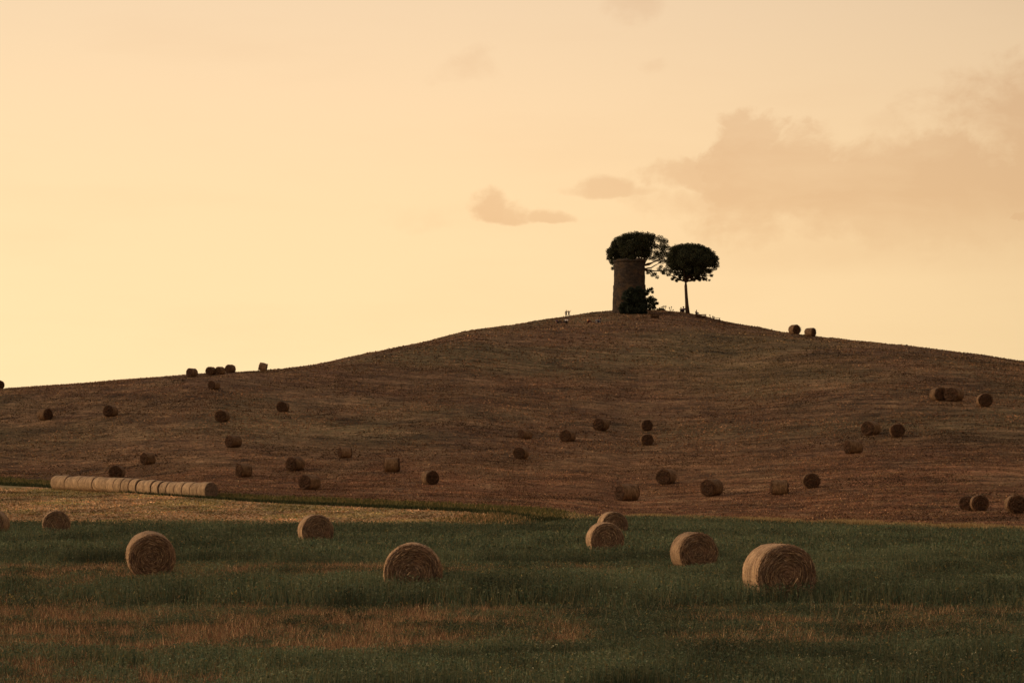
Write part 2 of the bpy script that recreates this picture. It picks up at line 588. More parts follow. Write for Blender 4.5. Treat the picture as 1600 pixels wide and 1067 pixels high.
# the plain all round, to the horizon
ang = np.linspace(0, 2 * math.pi, 97)[:-1]
rad = [0.0, 60, 400, 1500, 4500, 9000]
pv = [(0, 0, -0.35)]
for r_ in rad[1:]:
    pv += [(r_ * math.cos(a), r_ * math.sin(a), -0.35) for a in ang]
bmg = bmesh.new()
vs = [bmg.verts.new(p) for p in pv]
n_ = len(ang)
for i in range(n_):
    bmg.faces.new((vs[0], vs[1 + i], vs[1 + (i + 1) % n_]))
for k in range(len(rad) - 2):
    for i in range(n_):
        a0 = 1 + k * n_ + i; a1 = 1 + k * n_ + (i + 1) % n_
        bmg.faces.new((vs[a0], vs[a0 + n_], vs[a1 + n_], vs[a1]))
me = bpy.data.meshes.new('plain'); bmg.to_mesh(me); bmg.free()
tag(obj('plain', me, M_STUB), kind='structure')


# ------------------------------------------------------------------ leaves and blades
def pick(cols, n, w=None, jit=0.18):
    c = np.array([srgb(*k)[:3] for k in cols])
    i = rng.choice(len(c), n, p=w)
    j = np.exp(rng.normal(0, jit, (n, 1)))
    return c[i] * j


def blades(P, h, w, lean, col):
    """upright pointed blades, one triangle each: base P (n,3)"""
    n = len(P)
    a = rng.uniform(0, 2 * math.pi, n)
    side = np.stack([np.cos(a), np.sin(a), np.zeros(n)], -1) * (w / 2)[:, None]
    la = rng.uniform(0, 2 * math.pi, n)
    tip = P + np.stack([np.cos(la) * lean * h, np.sin(la) * lean * h, h], -1)
    v = np.stack([P - side, P + side, tip], 1).reshape(-1, 3)
    f = np.arange(3 * n).reshape(-1, 3)
    return v, f, np.repeat(col, 3, 0)


def leaves(P, s, col, flat=0.0, aspect=0.55):
    """small leaf triangles of random facing at P"""
    n = len(P)
    d1 = rng.normal(size=(n, 3)); d1[:, 2] *= (1 - flat)
    d1 /= np.linalg.norm(d1, axis=1)[:, None]
    d2 = rng.normal(size=(n, 3))
    d2 -= (d2 * d1).sum(1)[:, None] * d1
    d2 /= np.linalg.norm(d2, axis=1)[:, None]
    s = np.asarray(s)[:, None] if np.ndim(s) else s
    v = np.stack([P - d2 * s * aspect * 0.5 - d1 * s * 0.4, P + d2 * s * aspect * 0.5 - d1 * s * 0.4, P + d1 * s * 0.6], 1).reshape(-1, 3)
    return v, np.arange(3 * n).reshape(-1, 3), np.repeat(col, 3, 0)


def strands(P, dirv, s, col, aspect=0.08):
    n = len(P)
    d1 = dirv + rng.normal(size=(n, 3)) * 0.22
    d1 /= np.linalg.norm(d1, axis=1)[:, None]
    d2 = rng.normal(size=(n, 3))
    d2 -= (d2 * d1).sum(1)[:, None] * d1
    d2 /= np.linalg.norm(d2, axis=1)[:, None]
    s = np.asarray(s)[:, None]
    v = np.stack([P - d2 * s * aspect - d1 * s * 0.5, P + d2 * s * aspect - d1 * s * 0.5, P + d1 * s * 0.5], 1).reshape(-1, 3)
    return v, np.arange(3 * n).reshape(-1, 3), np.repeat(col, 3, 0)


def tri_obj(name, parts, mat, parent=None, loc=(0, 0, 0)):
    vs, fs, cs = [], [], []
    o = 0
    for v, f, c in parts:
        vs.append(v); fs.append(f + o); cs.append(c); o += len(v)
    me = mesh_np(name, np.concatenate(vs), np.concatenate(fs), 3, False, col=np.concatenate(cs))
    return obj(name, me, mat, parent, loc)


def scatter(n, y0, y1, u0=-60, u1=1660, density='area', pad=0.0):
    """points of the wedge in view between two distances, uniform over the ground"""
    Y = np.sqrt(rng.uniform(y0 * y0, y1 * y1, n))
    X = (rng.uniform(u0, u1, n) - 800) / F * Y
    return X, Y


M_LEAF = tint_material('crop_leaf', 0.8, 0.15)
M_STALK = tint_material('dry_stalk', 0.85, 0.1)
GREEN = [(96, 101, 71), (110, 111, 80), (84, 95, 67), (118, 112, 81), (69, 82, 61)]
DRYC = [(180, 138, 98), (152, 108, 78), (118, 84, 62), (214, 172, 126), (128, 110, 76)]

green_parts, dry_parts = [], []


def crop_height(X, Y, D):
    n = fbm(X / 1.7, Y / 2.4, 51, 3) - 0.5
    n2 = fbm(X / 6.0, Y / 8.0, 57, 2) - 0.5
    tall = 0.28 * np.exp(-((Y - 61 - 4 * n2) / 4.0) ** 2) - 0.12 * sstep(Y, 44, 38)
    u = 800 + F * X / Y
    w = 5 * (fbm(X / 2.6, Y / 4.5, 21, 4) - 0.5)
    cut = 0.62 * sstep(Y, 40 + w, 42.5 + w) * sstep(Y, 57.5 + 0.6 * w, 56 + 0.6 * w)
    cut = np.maximum(cut, 0.5 * sstep(Y, 67 + w, 72 + w) * sstep(Y, 88 + 0.5 * w, 86.5 + 0.5 * w) * sstep(u, 1250, 900))
    return CROP * (1.0 + 0.75 * n + 0.6 * n2 + tall) * (1 - np.maximum(0.7 * D, cut))


for (n, y0, y1, s, nb) in ((230000, 33, 56, 0.040, 190000), (190000, 56, 92, 0.060, 170000), (150000, 92, 178, 0.10, 150000)):
    X, Y = scatter(n, y0, y1, -60, 1660)
    # clump the plants
    k = rng.random(n) < 0.8
    cx, cy = vnoise(X * 2.1, Y * 2.1, 71), vnoise(X * 2.1, Y * 2.1, 72)
    X = X + np.where(k, (cx - 0.5) * 0.25, 0); Y = Y + np.where(k, (cy - 0.5) * 0.25, 0)
    u = 800 + F * X / Y
    inside = Y < f_b(u)
    D = dryness(X, Y)
    keep = inside & (rng.random(n) > D * 0.85)
    X, Y, D = X[keep], Y[keep], D[keep]
    hh = crop_height(X, Y, D)
    Z = ground(X, Y) + hh * rng.random(len(X)) ** 0.55
    tone = np.clip(0.98 + 1.3 * (fbm(X / 3.5, Y / 6.0, 91, 4) - 0.5) + 0.9 * (fbm(X / 0.8, Y / 1.3, 93, 3) - 0.5), 0.4, 1.7)
    c = pick(GREEN, len(X), jit=0.15) * tone[:, None]
    yel = (rng.random(len(X)) < 0.025 + 0.35 * D)
    c[yel] = pick([(150, 128, 76), (128, 100, 62)], int(yel.sum()))
    sz = s * rng.uniform(0.6, 1.4, len(X))
    green_parts.append(leaves(np.stack([X, Y, Z], -1), sz, c))
    # upright stems of the crop
    X, Y = scatter(nb, y0, y1)
    u = 800 + F * X / Y
    D = dryness(X, Y)
    keep = (Y < f_b(u)) & (rng.random(nb) > D * 0.8)
    X, Y, D = X[keep], Y[keep], D[keep]
    hh = crop_height(X, Y, D) * rng.uniform(0.75, 1.22, len(X))
    tone = np.clip(1.0 + 1.3 * (fbm(X / 3.5, Y / 6.0, 91, 4) - 0.5) + 0.9 * (fbm(X / 0.8, Y / 1.3, 93, 3) - 0.5), 0.4, 1.7)
    c = pick(GREEN + [(120, 108, 70)], len(X), jit=0.15) * tone[:, None]
    green_parts.append(blades(np.stack([X, Y, ground(X, Y) - 0.02], -1), hh, s * 0.5 * np.ones(len(X)), rng.uniform(0, 0.35, len(X)), c))
    # dead straw
    nd = int(n * 1.0) if y0 < 90 else int(n * 0.15)
    X, Y = scatter(nd, y0, min(y1, 100))
    D = dryness(X, Y)
    keep = rng.random(nd) < D * 0.95 + 0.012
    X, Y, D = X[keep], Y[keep], D[keep]
    hh = rng.uniform(0.06, 0.24, len(X)) * (1.0 + 0.25 * (rng.random(len(X)) < 0.1))
    c = pick(DRYC, len(X), [0.26, 0.24, 0.2, 0.14, 0.16], 0.32)
    dry_parts.append(blades(np.stack([X, Y, ground(X, Y) - 0.02], -1), hh, s * 0.42 * np.ones(len(X)), rng.uniform(0.05, 0.8, len(X)), c))
# a few taller weeds and grass heads above the crop
X, Y = scatter(900, 33, 70)
c = pick([(130, 112, 80), (148, 128, 94), (110, 94, 64)], len(X))
Z0 = ground(X, Y)
hh = rng.uniform(0.4, 0.6, len(X))
dry_parts.append(blades(np.stack([X, Y, Z0], -1), hh, np.full(len(X), 0.018), rng.uniform(0.1, 0.6, len(X)), c))
X, Y = scatter(700, 33, 42, 820, 1660)
kk = fbm(X / 1.5, Y / 2.5, 14, 3) > 0.55
X, Y = X[kk], Y[kk]
dry_parts.append(leaves(np.stack([X, Y, ground(X, Y) + rng.uniform(0.38, 0.58, len(X))], -1), np.full(len(X), 0.035), pick([(170, 156, 120), (150, 134, 98)], len(X))))
tag(tri_obj('crop_plants', green_parts, M_LEAF), kind='stuff')
tag(tri_obj('dry_grass', dry_parts, M_STALK), kind='stuff')

# stubble on the pale field
parts = []
n = 90000
X, Y = scatter(n, 148, 214, -60, 900)
u = 800 + F * X / Y
bb = bounds(u)
k = (Y > bb[0] + 0.2) & (Y < bb[2] - 0.1)
X, Y = X[k], Y[k]
c = pick([(192, 150, 106), (174, 132, 92), (208, 166, 122), (128, 104, 66), (112, 106, 66)], len(X), [0.3, 0.27, 0.13, 0.15, 0.15], 0.22)
pt = fbm(X / 3.0, Y / 4.0, 81, 4) - 0.5
c = c * np.clip(1.2 + 2.6 * pt, 0.5, 1.9)[:, None]
gr = fbm(X / 5.0 + 8, Y / 5.0, 83, 3) > 0.56
c[gr] = c[gr] * np.array([0.78, 0.92, 0.75])
parts.append(blades(np.stack([X, Y, ground(X, Y) - 0.02], -1), rng.uniform(0.04, 0.12, len(X)), rng.uniform(0.06, 0.26, len(X)), rng.uniform(0.4, 2.0, len(X)), c))
tag(tri_obj('stubble_straw', parts, M_STALK), kind='stuff')

# rough grass in the ditch and along its banks
parts = []
n = 70000
u = rng.uniform(-60, 1660, n)
bb = bounds(u)
t = rng.random(n)
Y = bb[2] + (bb[4] - bb[2]) * t
X = (u - 800) / F * Y
wid = bb[4] - bb[2]
kd = (t < 0.62) & (wid > 3)
rt = u > 880 + 150 * (fbm(X / 1.5, Y / 4.0, 87, 3) - 0.5) + rng.normal(0, 25, n)
cd = pick([(58, 62, 36), (70, 72, 42), (48, 52, 30), (84, 80, 48)], n)
cm = pick([(124, 108, 62), (104, 96, 54), (146, 118, 72), (88, 86, 48)], n)
c = np.where(kd[:, None], cd, cm)
hh = np.where(kd, rng.uniform(0.1, 0.34, n), rng.uniform(0.1, 0.28, n))
hh = np.where(rt, (0.35 + 0.65 * sstep(u, 900, 1030)) * rng.uniform(0.25, 0.62, n) * np.clip(0.3 + 1.3 * fbm(X / 3.0, Y / 3.0, 85, 3), 0, 1), hh)
c[rt] = pick([(176, 144, 96), (150, 120, 76), (190, 160, 112)], int(rt.sum()))
parts.append(blades(np.stack([X, Y, ground(X, Y) - 0.02], -1), hh, rng.uniform(0.06, 0.16, n), rng.uniform(0.1, 0.6, n), c))
n = 30000
u = rng.uniform(560, 900, n)
bb = bounds(u)
Y = bb[0] - 1.0 + (bb[2] - bb[0] + 2.0) * rng.random(n)
X = (u - 800) / F * Y
k = rng.random(n) < sstep(u + 420 * (fbm(X / 2.0, Y / 5.0, 89, 4) - 0.5), 690, 900) * 0.5
X, Y = X[k], Y[k]
parts.append(blades(np.stack([X, Y, ground(X, Y) - 0.02], -1), rng.uniform(0.08, 0.34, len(X)), rng.uniform(0.05, 0.12, len(X)), rng.uniform(0.1, 0.6, len(X)), pick([(108, 98, 62), (140, 116, 76), (84, 84, 52), (176, 136, 92)], len(X))))
tag(tri_obj('ditch_grass', parts, M_LEAF), kind='stuff')

# dry grass on the hill, thinner with distance
parts = []
for (n, y0, y1, hm, wm) in ((230000, 140, 240, 0.11, 0.10), (210000, 240, 360, 0.13, 0.15), (160000, 360, 575, 0.17, 0.24)):
    X, Y = scatter(n, y0, y1)
    u = 800 + F * X / Y
    bb = bounds(u)
    pn = fbm(X / 5.0, Y / 9.0, 61, 4)
    k = (Y > bb[4] + 0.1) & (Y < bb[7] + 3) & (rng.random(n) < 0.25 + 0.75 * sstep(pn, 0.3, 0.62))
    X, Y = X[k], Y[k]
    big = fbm(X / 38.0, Y / 60.0, 63, 3)
    hi = sstep(Y, 230, 360)
    c1 = pick([(122, 84, 58), (106, 72, 52), (148, 108, 76), (84, 60, 46), (130, 98, 66)], len(X), jit=0.32)
    c2 = pick([(126, 99, 68), (110, 86, 60), (150, 118, 80), (84, 67, 48), (98, 82, 54)], len(X), jit=0.32)
    mixk = np.clip(hi * 0.5 + (big - 0.5) * 2.2, 0, 1)
    c = np.where((rng.random(len(X)) < mixk)[:, None], c2, c1)
    # pale and dark swathes of dead grass
    sw = fbm(X / 4.5 + 3, Y / 4.0, 65, 4) - 0.5
    sw2 = fbm(X / 1.6, Y / 1.1, 67, 3) - 0.5
    lb = 0.60 * X + 0.80 * Y; la = 0.80 * X - 0.60 * Y
    c = c * (1 + 0.7 * (fbm(la * 0.02, lb * 0.45, 73, 2) - 0.5))[:, None]
    c = c * np.clip(1.04 + 1.8 * sw + 2.2 * sw2 + 1.1 * (fbm(X / 16.0, Y / 13.0, 69, 3) - 0.5), 0.35, 2.4)[:, None]
    parts.append(blades(np.stack([X, Y, ground(X, Y) - 0.03], -1), hm * rng.uniform(0.4, 1.3, len(X)), wm * rng.uniform(0.5, 1.9, len(X)), rng.uniform(0.3, 1.6, len(X)), c))
tag(tri_obj('hill_grass', parts, M_STALK), kind='stuff')


# ------------------------------------------------------------------ hay bales
def mat_wrap(name, c_lo, c_mid, c_hi, streak=1.0):
    m, gg, b = material(name, 0.9, 0.1)
    t = gg.n('ShaderNodeTexCoord').outputs['Object']
    oi = gg.n('ShaderNodeObjectInfo').outputs['Random']
    x, y, z = gg.sep(t)[:3]
    th = gg.m('ARCTAN2', x, z)
    q = gg.comb(gg.mul(th, 2.2), gg.mul(y, 26.0), gg.mul(oi, 50.0))
    lines = gg.noise(q, 1.0, 4, 0.6, 0.2)
    flick = gg.noise(gg.vadd(t, gg.comb(gg.mul(oi, 31.0), 0.0, 0.0)), 22.0, 4, 0.7)
    patch = gg.noise(gg.vadd(t, gg.comb(gg.mul(oi, 17.0), 3.0, 0.0)), 2.2, 4, 0.55)
    c = gg.mix(gg.step(lines, 0.36, 0.64), c_lo, c_mid)
    c = gg.mix(gg.mul(gg.step(flick, 0.50, 0.72), 0.8), c, c_hi)
    c = gg.mix(gg.mul(gg.step(flick, 0.46, 0.28), 0.6 * streak), c, c_lo)
    pv_ = gg.step(patch, 0.3, 0.7, 0.72, 1.2)
    pv_ = gg.mul(pv_, gg.add(gg.mul(oi, 0.3), 0.85))
    c = gg.mix(1.0, c, gg.comb(pv_, pv_, pv_), 'MULTIPLY')
    gg.put(b.inputs['Base Color'], c)
    bump(gg, b, gg.add(gg.mul(lines, 0.6), flick), 0.8, 0.03)
    return m


def mat_face(name, c_lo, c_mid, c_hi, c_red):
    m, gg, b = material(name, 0.95, 0.05)
    t0 = gg.n('ShaderNodeTexCoord').outputs['Object']
    oi = gg.n('ShaderNodeObjectInfo').outputs['Random']
    off = gg.comb(gg.mul(oi, 23.0), gg.mul(oi, 7.0), gg.mul(oi, 41.0))
    t = gg.vadd(t0, off)
    w = gg.sub(gg.noise(t, 5.0, 4, 0.6), 0.5)
    x, y, z = gg.sep(t0)[:3]
    r = gg.m('SQRT', gg.add(gg.mul(x, x), gg.mul(z, z)))
    th = gg.m('ARCTAN2', x, z)
    turn = gg.add(gg.add(gg.mul(r, 15.0), gg.mul(th, 1 / (2 * math.pi))), gg.mul(w, 2.6))
    # straw laid round the spiral: noise stretched along the turn
    seam = gg.comb(gg.mul(gg.m('COSINE', th), 2.4), gg.mul(gg.m('SINE', th), 2.4), gg.mul(gg.add(r, gg.mul(w, 0.06)), 19.0))
    lay = gg.noise(gg.vadd(seam, off), 1.0, 4, 0.65)
    ring = gg.m('SINE', gg.mul(turn, 2 * math.pi))
    ring = gg.step(ring, -0.8, 0.9)
    flick = gg.noise(t, 30.0, 3, 0.7)
    patch = gg.noise(t, 2.6, 4, 0.6)
    c = gg.mix(gg.step(lay, 0.34, 0.62), c_lo, c_mid)
    c = gg.mix(gg.mul(gg.step(lay, 0.55, 0.72), 0.8), c, c_hi)
    c = gg.mix(gg.mul(ring, 0.42), c, c_lo)
    c = gg.mix(gg.mul(gg.step(patch, 0.46, 0.66), 0.55), c, c_red)
    c = gg.mix(gg.mul(gg.step(patch, 0.44, 0.30), 0.45), c, c_lo)
    fm = gg.step(flick, 0.28, 0.72, 0.7, 1.3)
    c = gg.mix(1.0, c, gg.comb(fm, fm, fm), 'MULTIPLY')
    gg.put(b.inputs['Base Color'], c)
    bump(gg, b, gg.add(gg.add(lay, gg.mul(ring, 0.25)), gg.mul(flick, 0.4)), 1.0, 0.05)
    return m


W_FIELD = mat_wrap('pale_net_wrap', srgb(140, 104, 74), srgb(202, 160, 118), srgb(230, 190, 146))
W_ROW = mat_wrap('row_net_wrap', srgb(150, 117, 86), srgb(192, 155, 115), srgb(218, 182, 140), 0.6)
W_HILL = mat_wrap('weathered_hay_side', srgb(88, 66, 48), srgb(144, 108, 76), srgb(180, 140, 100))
F_FIELD = mat_face('bale_end_hay', srgb(84, 67, 55), srgb(150, 121, 97), srgb(204, 172, 138), srgb(152, 114, 90))
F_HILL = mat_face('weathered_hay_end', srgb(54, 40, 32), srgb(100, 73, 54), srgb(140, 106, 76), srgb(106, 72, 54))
M_STRAW = tint_material('loose_straw', 0.85, 0.1)
RB = 0.75


def bale_radius(th, y, seed, L, rag):
    n = fbm(np.cos(th) * 2 + seed * 3.7 + 9, np.sin(th) * 2 + y * 2.2 + 20, seed, 3) - 0.5
    n2 = fbm(th * 7 + seed, y * 9 + 31, seed + 5, 2) - 0.5
    r = RB * (1 + n * 0.05 * rag + n2 * 0.022 * rag)
    e = np.clip((np.abs(y) - (L / 2 - 0.07)) / 0.07, 0, 1)
    return r * (1 - 0.045 * e * e)


def settle(P, rag):
    """the weight flattens the bottom and squats the bale a little"""
    z = P[:, 2].copy()
    lim = -RB * 0.93
    P[:, 2] = np.where(z < lim, lim + (z - lim) * 0.15, z)
    k = np.clip(-z / RB, 0, 1)
    P[:, 0] *= 1 + 0.035 * k * rag
    return P


def bale_meshes(seed, L, nseg, nlen, nring, rag=1.0):
    th = np.linspace(0, 2 * math.pi, nseg + 1)[:-1]
    ys = np.linspace(-L / 2, L / 2, nlen)
    T, Yg = np.meshgrid(th, ys)
    Rg = bale_radius(T, Yg, seed, L, rag)
    # the edge of the end faces is not a perfect plane
    edge = (fbm(T * 2.5 + seed, Yg * 0 + 4, seed + 2, 3) - 0.5) * 0.07 * rag
    Yj = Yg + edge * (np.abs(Yg) / (L / 2)) ** 3 * np.sign(Yg)
    P = np.stack([Rg * np.sin(T), Yj, Rg * np.cos(T)], -1).reshape(-1, 3)
    P = settle(P, rag)
    i = np.arange(nlen - 1)[:, None] * nseg + np.arange(nseg)[None, :]
    j = np.arange(nlen - 1)[:, None] * nseg + (np.arange(nseg)[None, :] + 1) % nseg
    Fq = np.stack([i, j, j + nseg, i + nseg], -1).reshape(-1, 4)[:, ::-1]
    wrap = mesh_np('wrap', P, Fq, 4, True)
    ends = []
    for sgn in (-1, 1):
        rr = np.linspace(1, 0.02, nring)
        T2, R2 = np.meshgrid(th, rr)
        yedge = sgn * L / 2 + (fbm(T2 * 2.5 + seed, T2 * 0 + 4, seed + 2, 3) - 0.5) * 0.07 * rag * sgn
        rad_ = bale_radius(T2, np.full_like(T2, sgn * L / 2), seed, L, rag) * R2
        px, pz = rad_ * np.sin(T2), rad_ * np.cos(T2)
        turn = rad_ * 13 + T2 * sgn / (2 * math.pi)
        ridge = np.abs((turn + (fbm(px * 4 + 9, pz * 4 + 9, seed + 8, 3) - 0.5) * 2.0) % 1.0 - 0.5) * 0.09
        lump = (fbm(px * 5 + 3, pz * 5 + 7, seed + 4 + sgn, 4) - 0.5) * 0.09
        fade = np.clip((1 - R2) * 9, 0, 1)
        yy = yedge * (R2 > 0.999) + (R2 <= 0.999) * (sgn * L / 2 + sgn * (0.05 * (1 - R2 ** 2) + (ridge + lump) * rag * fade))
        P2 = settle(np.stack([px, yy, pz], -1).reshape(-1, 3), rag)
        i = np.arange(nring - 1)[:, None] * nseg + np.arange(nseg)[None, :]
        j = np.arange(nring - 1)[:, None] * nseg + (np.arange(nseg)[None, :] + 1) % nseg
        Fq2 = np.stack([i, j, j + nseg, i + nseg], -1).reshape(-1, 4)
        if sgn > 0:
            Fq2 = Fq2[:, ::-1]
        # close the middle
        P2 = np.vstack([P2, [[0, P2[-1, 1], 0]]])
        c0 = (nring - 1) * nseg
        mid = np.stack([c0 + np.arange(nseg), c0 + (np.arange(nseg) + 1) % nseg, np.full(nseg, len(P2) - 1), np.full(nseg, len(P2) - 1)], -1)
        me = bpy.data.meshes.new('end_face')
        fl = [tuple(q) for q in Fq2] + [tuple(q[:3]) if sgn < 0 else (q[1], q[0], q[2]) for q in mid]
        me.from_pydata(P2.tolist(), [], [tuple(int(k) for k in q) for q in fl])
        me.polygons.foreach_set('use_smooth', [True] * len(me.polygons))
        me.update()
        ends.append(me)
    return wrap, ends[0], ends[1]


def straw_parts(seed, L, n_edge, n_face, n_side, cols_f, cols_s, size=1.0):
    parts = []
    th = rng.uniform(0, 2 * math.pi, n_edge)
    sg = np.where(rng.random(n_edge) < 0.8, -1, 1)
    rr = RB * rng.uniform(0.93, 1.0, n_edge)
    P = np.stack([rr * np.sin(th), sg * (L / 2 + rng.uniform(-0.02, 0.04, n_edge)), rr * np.cos(th)], -1)
    parts.append(leaves(settle(P, 1), 0.09 * size * rng.uniform(0.5, 1.3, n_edge), pick(cols_f, n_edge, jit=0.25), aspect=0.14))
    th = rng.uniform(0, 2 * math.pi, n_face)
    rr = RB * np.sqrt(rng.uniform(0, 0.9, n_face))
    P = np.stack([rr * np.sin(th), np.full(n_face, -L / 2 - 0.06) - rng.uniform(0, 0.04, n_face), rr * np.cos(th)], -1)
    tg = np.stack([np.cos(th), rng.normal(0, 0.1, n_face), -np.sin(th)], -1)
    parts.append(strands(settle(P, 1), tg, 0.20 * size * rng.uniform(0.5, 1.3, n_face), pick(cols_f, n_face, jit=0.2), 0.035))
    th = rng.uniform(0, 2 * math.pi, n_side)
    P = np.stack([RB * 1.0 * np.sin(th), rng.uniform(-L / 2, L / 2, n_side), RB * 1.0 * np.cos(th)], -1)
    parts.append(leaves(settle(P, 1), 0.07 * size * rng.uniform(0.5, 1.3, n_side), pick(cols_s, n_side, jit=0.25), aspect=0.15))
    return parts


def put_bale(name, label, group, u, ytop, dia, yaw, meshes, wmat, fmat, straw=None, tilt=0.0, roll=0.0, at=None, D=None):
    if at is None:
        X, Y, Z = hit(u, ytop + dia)
        D = dia * Y / F
    else:
        X, Y, Z = at
    s = D / (2 * RB)
    if at is None or D is None or u:
        yaw = yaw - math.degrees(math.atan2(X, Y))
    e = empty(name, (X, Y, Z - 0.03), (R(tilt), R(roll), R(yaw)), s)
    tag(e, label, 'hay bale', group)
    off = (0, 0, RB * 0.945)
    w, e0, e1 = meshes
    for nm, me, mt in (('wrap', w, wmat), ('end_face', e0, fmat), ('end_face', e1, fmat)):
        if len(me.materials) == 0:
            me.materials.append(mt)
        o = bpy.data.objects.new(nm, me); link(o, e); o.location = off
    if straw is not None:
        o = tri_obj('loose_straw', straw, M_STRAW, e, off)
        o['kind'] = 'stuff'
    return e, (X, Y, Z, D)


SF = [(168, 130, 96), (140, 106, 78), (112, 84, 64), (192, 154, 116), (92, 68, 54)]
SS = [(196, 156, 112), (170, 132, 92), (150, 112, 74), (214, 176, 130)]
FG = 'round bales standing in the green crop'
field = [
    # u, top, dia, yaw, L, label
    (1217, 845, 98, 17, 1.25, 'largest round bale in the green crop, its broad pale side lit on the left'),
    (645, 844.5, 92, 0, 1.2, 'big bale in the crop seen square on, thin bright rim round dark spiral end'),
    (235, 828, 74, 4, 1.2, 'round bale in the crop with a broad pale band over its dark end'),
    (1084, 828, 64, 17, 1.2, 'middle sized round bale just left of and behind the largest one, pale left side'),
    (945, 813, 54, 10, 1.2, 'front one of the two overlapping round bales in the green crop'),
    (957, 797, 42, 14, 1.2, 'rear one of the two overlapping round bales, half hidden by the one in front'),
    (493, 801, 51, 9, 1.2, 'small round bale at the far edge of the crop below the thin stubble strip'),
    (88, 795.5, 43, 2, 1.2, 'half sunk dark round bale at the stubble edge below the long bale row'),
    (-10, 795.5, 43, -15, 1.2, 'round bale cut off by the left edge of the photo beside the pale stubble'),
]
for i, (u, yt, di, yaw, L, lab) in enumerate(field):
    hi = di > 60
    ms = bale_meshes(100 + i, L, 96 if hi else 64, 18, 44 if hi else 28, 0.8)
    kq = 1.0 if hi else 0.6
    st = straw_parts(i, L, int(520 * kq), int(800 * kq), int(420 * kq), SF, SS, 1.0 if hi else 1.2)
    put_bale('round_bale', lab, FG, u, yt, di, yaw, ms, W_FIELD, F_FIELD, st, tilt=4 if i == 2 else 0)
    # flattened stalks and dry litter at its foot come with the crop

# the long row, end to end at the back of the stubble
ROW_N = 21
A = np.array(hit(88, 764.2)[:2]); Bq = np.array(hit(331, 779.2)[:2])
axis = (Bq - A); Lr = np.linalg.norm(axis) / ROW_N; axd = axis / np.linalg.norm(axis)
row_yaw = math.degrees(math.atan2(axd[0], -axd[1]))
row_meshes = [bale_meshes(300 + k, 1.45, 40, 9, 12, 0.7) for k in range(4)]
ordn = ['first', 'second', 'third', 'fourth', 'fifth', 'sixth', 'seventh', 'eighth', 'ninth', 'tenth', 'eleventh', 'twelfth', 'thirteenth', 'fourteenth',
        'fifteenth', 'sixteenth', 'seventeenth', 'eighteenth', 'nineteenth', 'twentieth']
tight = [0.985, 0.995, 0.99, 1.0, 0.99, 0.98, 0.995, 0.98, 0.99, 0.975, 0.92, 0.86, 0.84, 0.84, 0.84, 0.86, 0.95, 0.85, 0.95, 0.86, 0.94]
for k in range(ROW_N):
    c = A + axd * Lr * (k + 0.5)
    D = 1.29 + 0.10 * k / 20 + random.uniform(-0.05, 0.05)
    z = float(ground(c[0], c[1], False))
    if k == 0:
        lab = 'leftmost bale of the long row, rounded closed end against the dark ditch'
    elif k == ROW_N - 1:
        lab = 'rightmost bale of the long row, its dark round end face turned to the camera'
    else:
        lab = ordn[k] + ' bale counted from the left end of the long pale row'
    e, _ = put_bale('round_bale', lab, 'bales laid end to end in a long row', 0, 0, 0, row_yaw + random.uniform(-2.0, 2.0), row_meshes[k % 4], W_ROW, F_FIELD, None,
                    at=(c[0] + random.uniform(-0.03, 0.03), c[1], z), D=D)
    # along its axis each bale keeps its own length
    s = D / (2 * RB)
    e.scale = (s, Lr * tight[k] / 1.45 * 0.99, s)

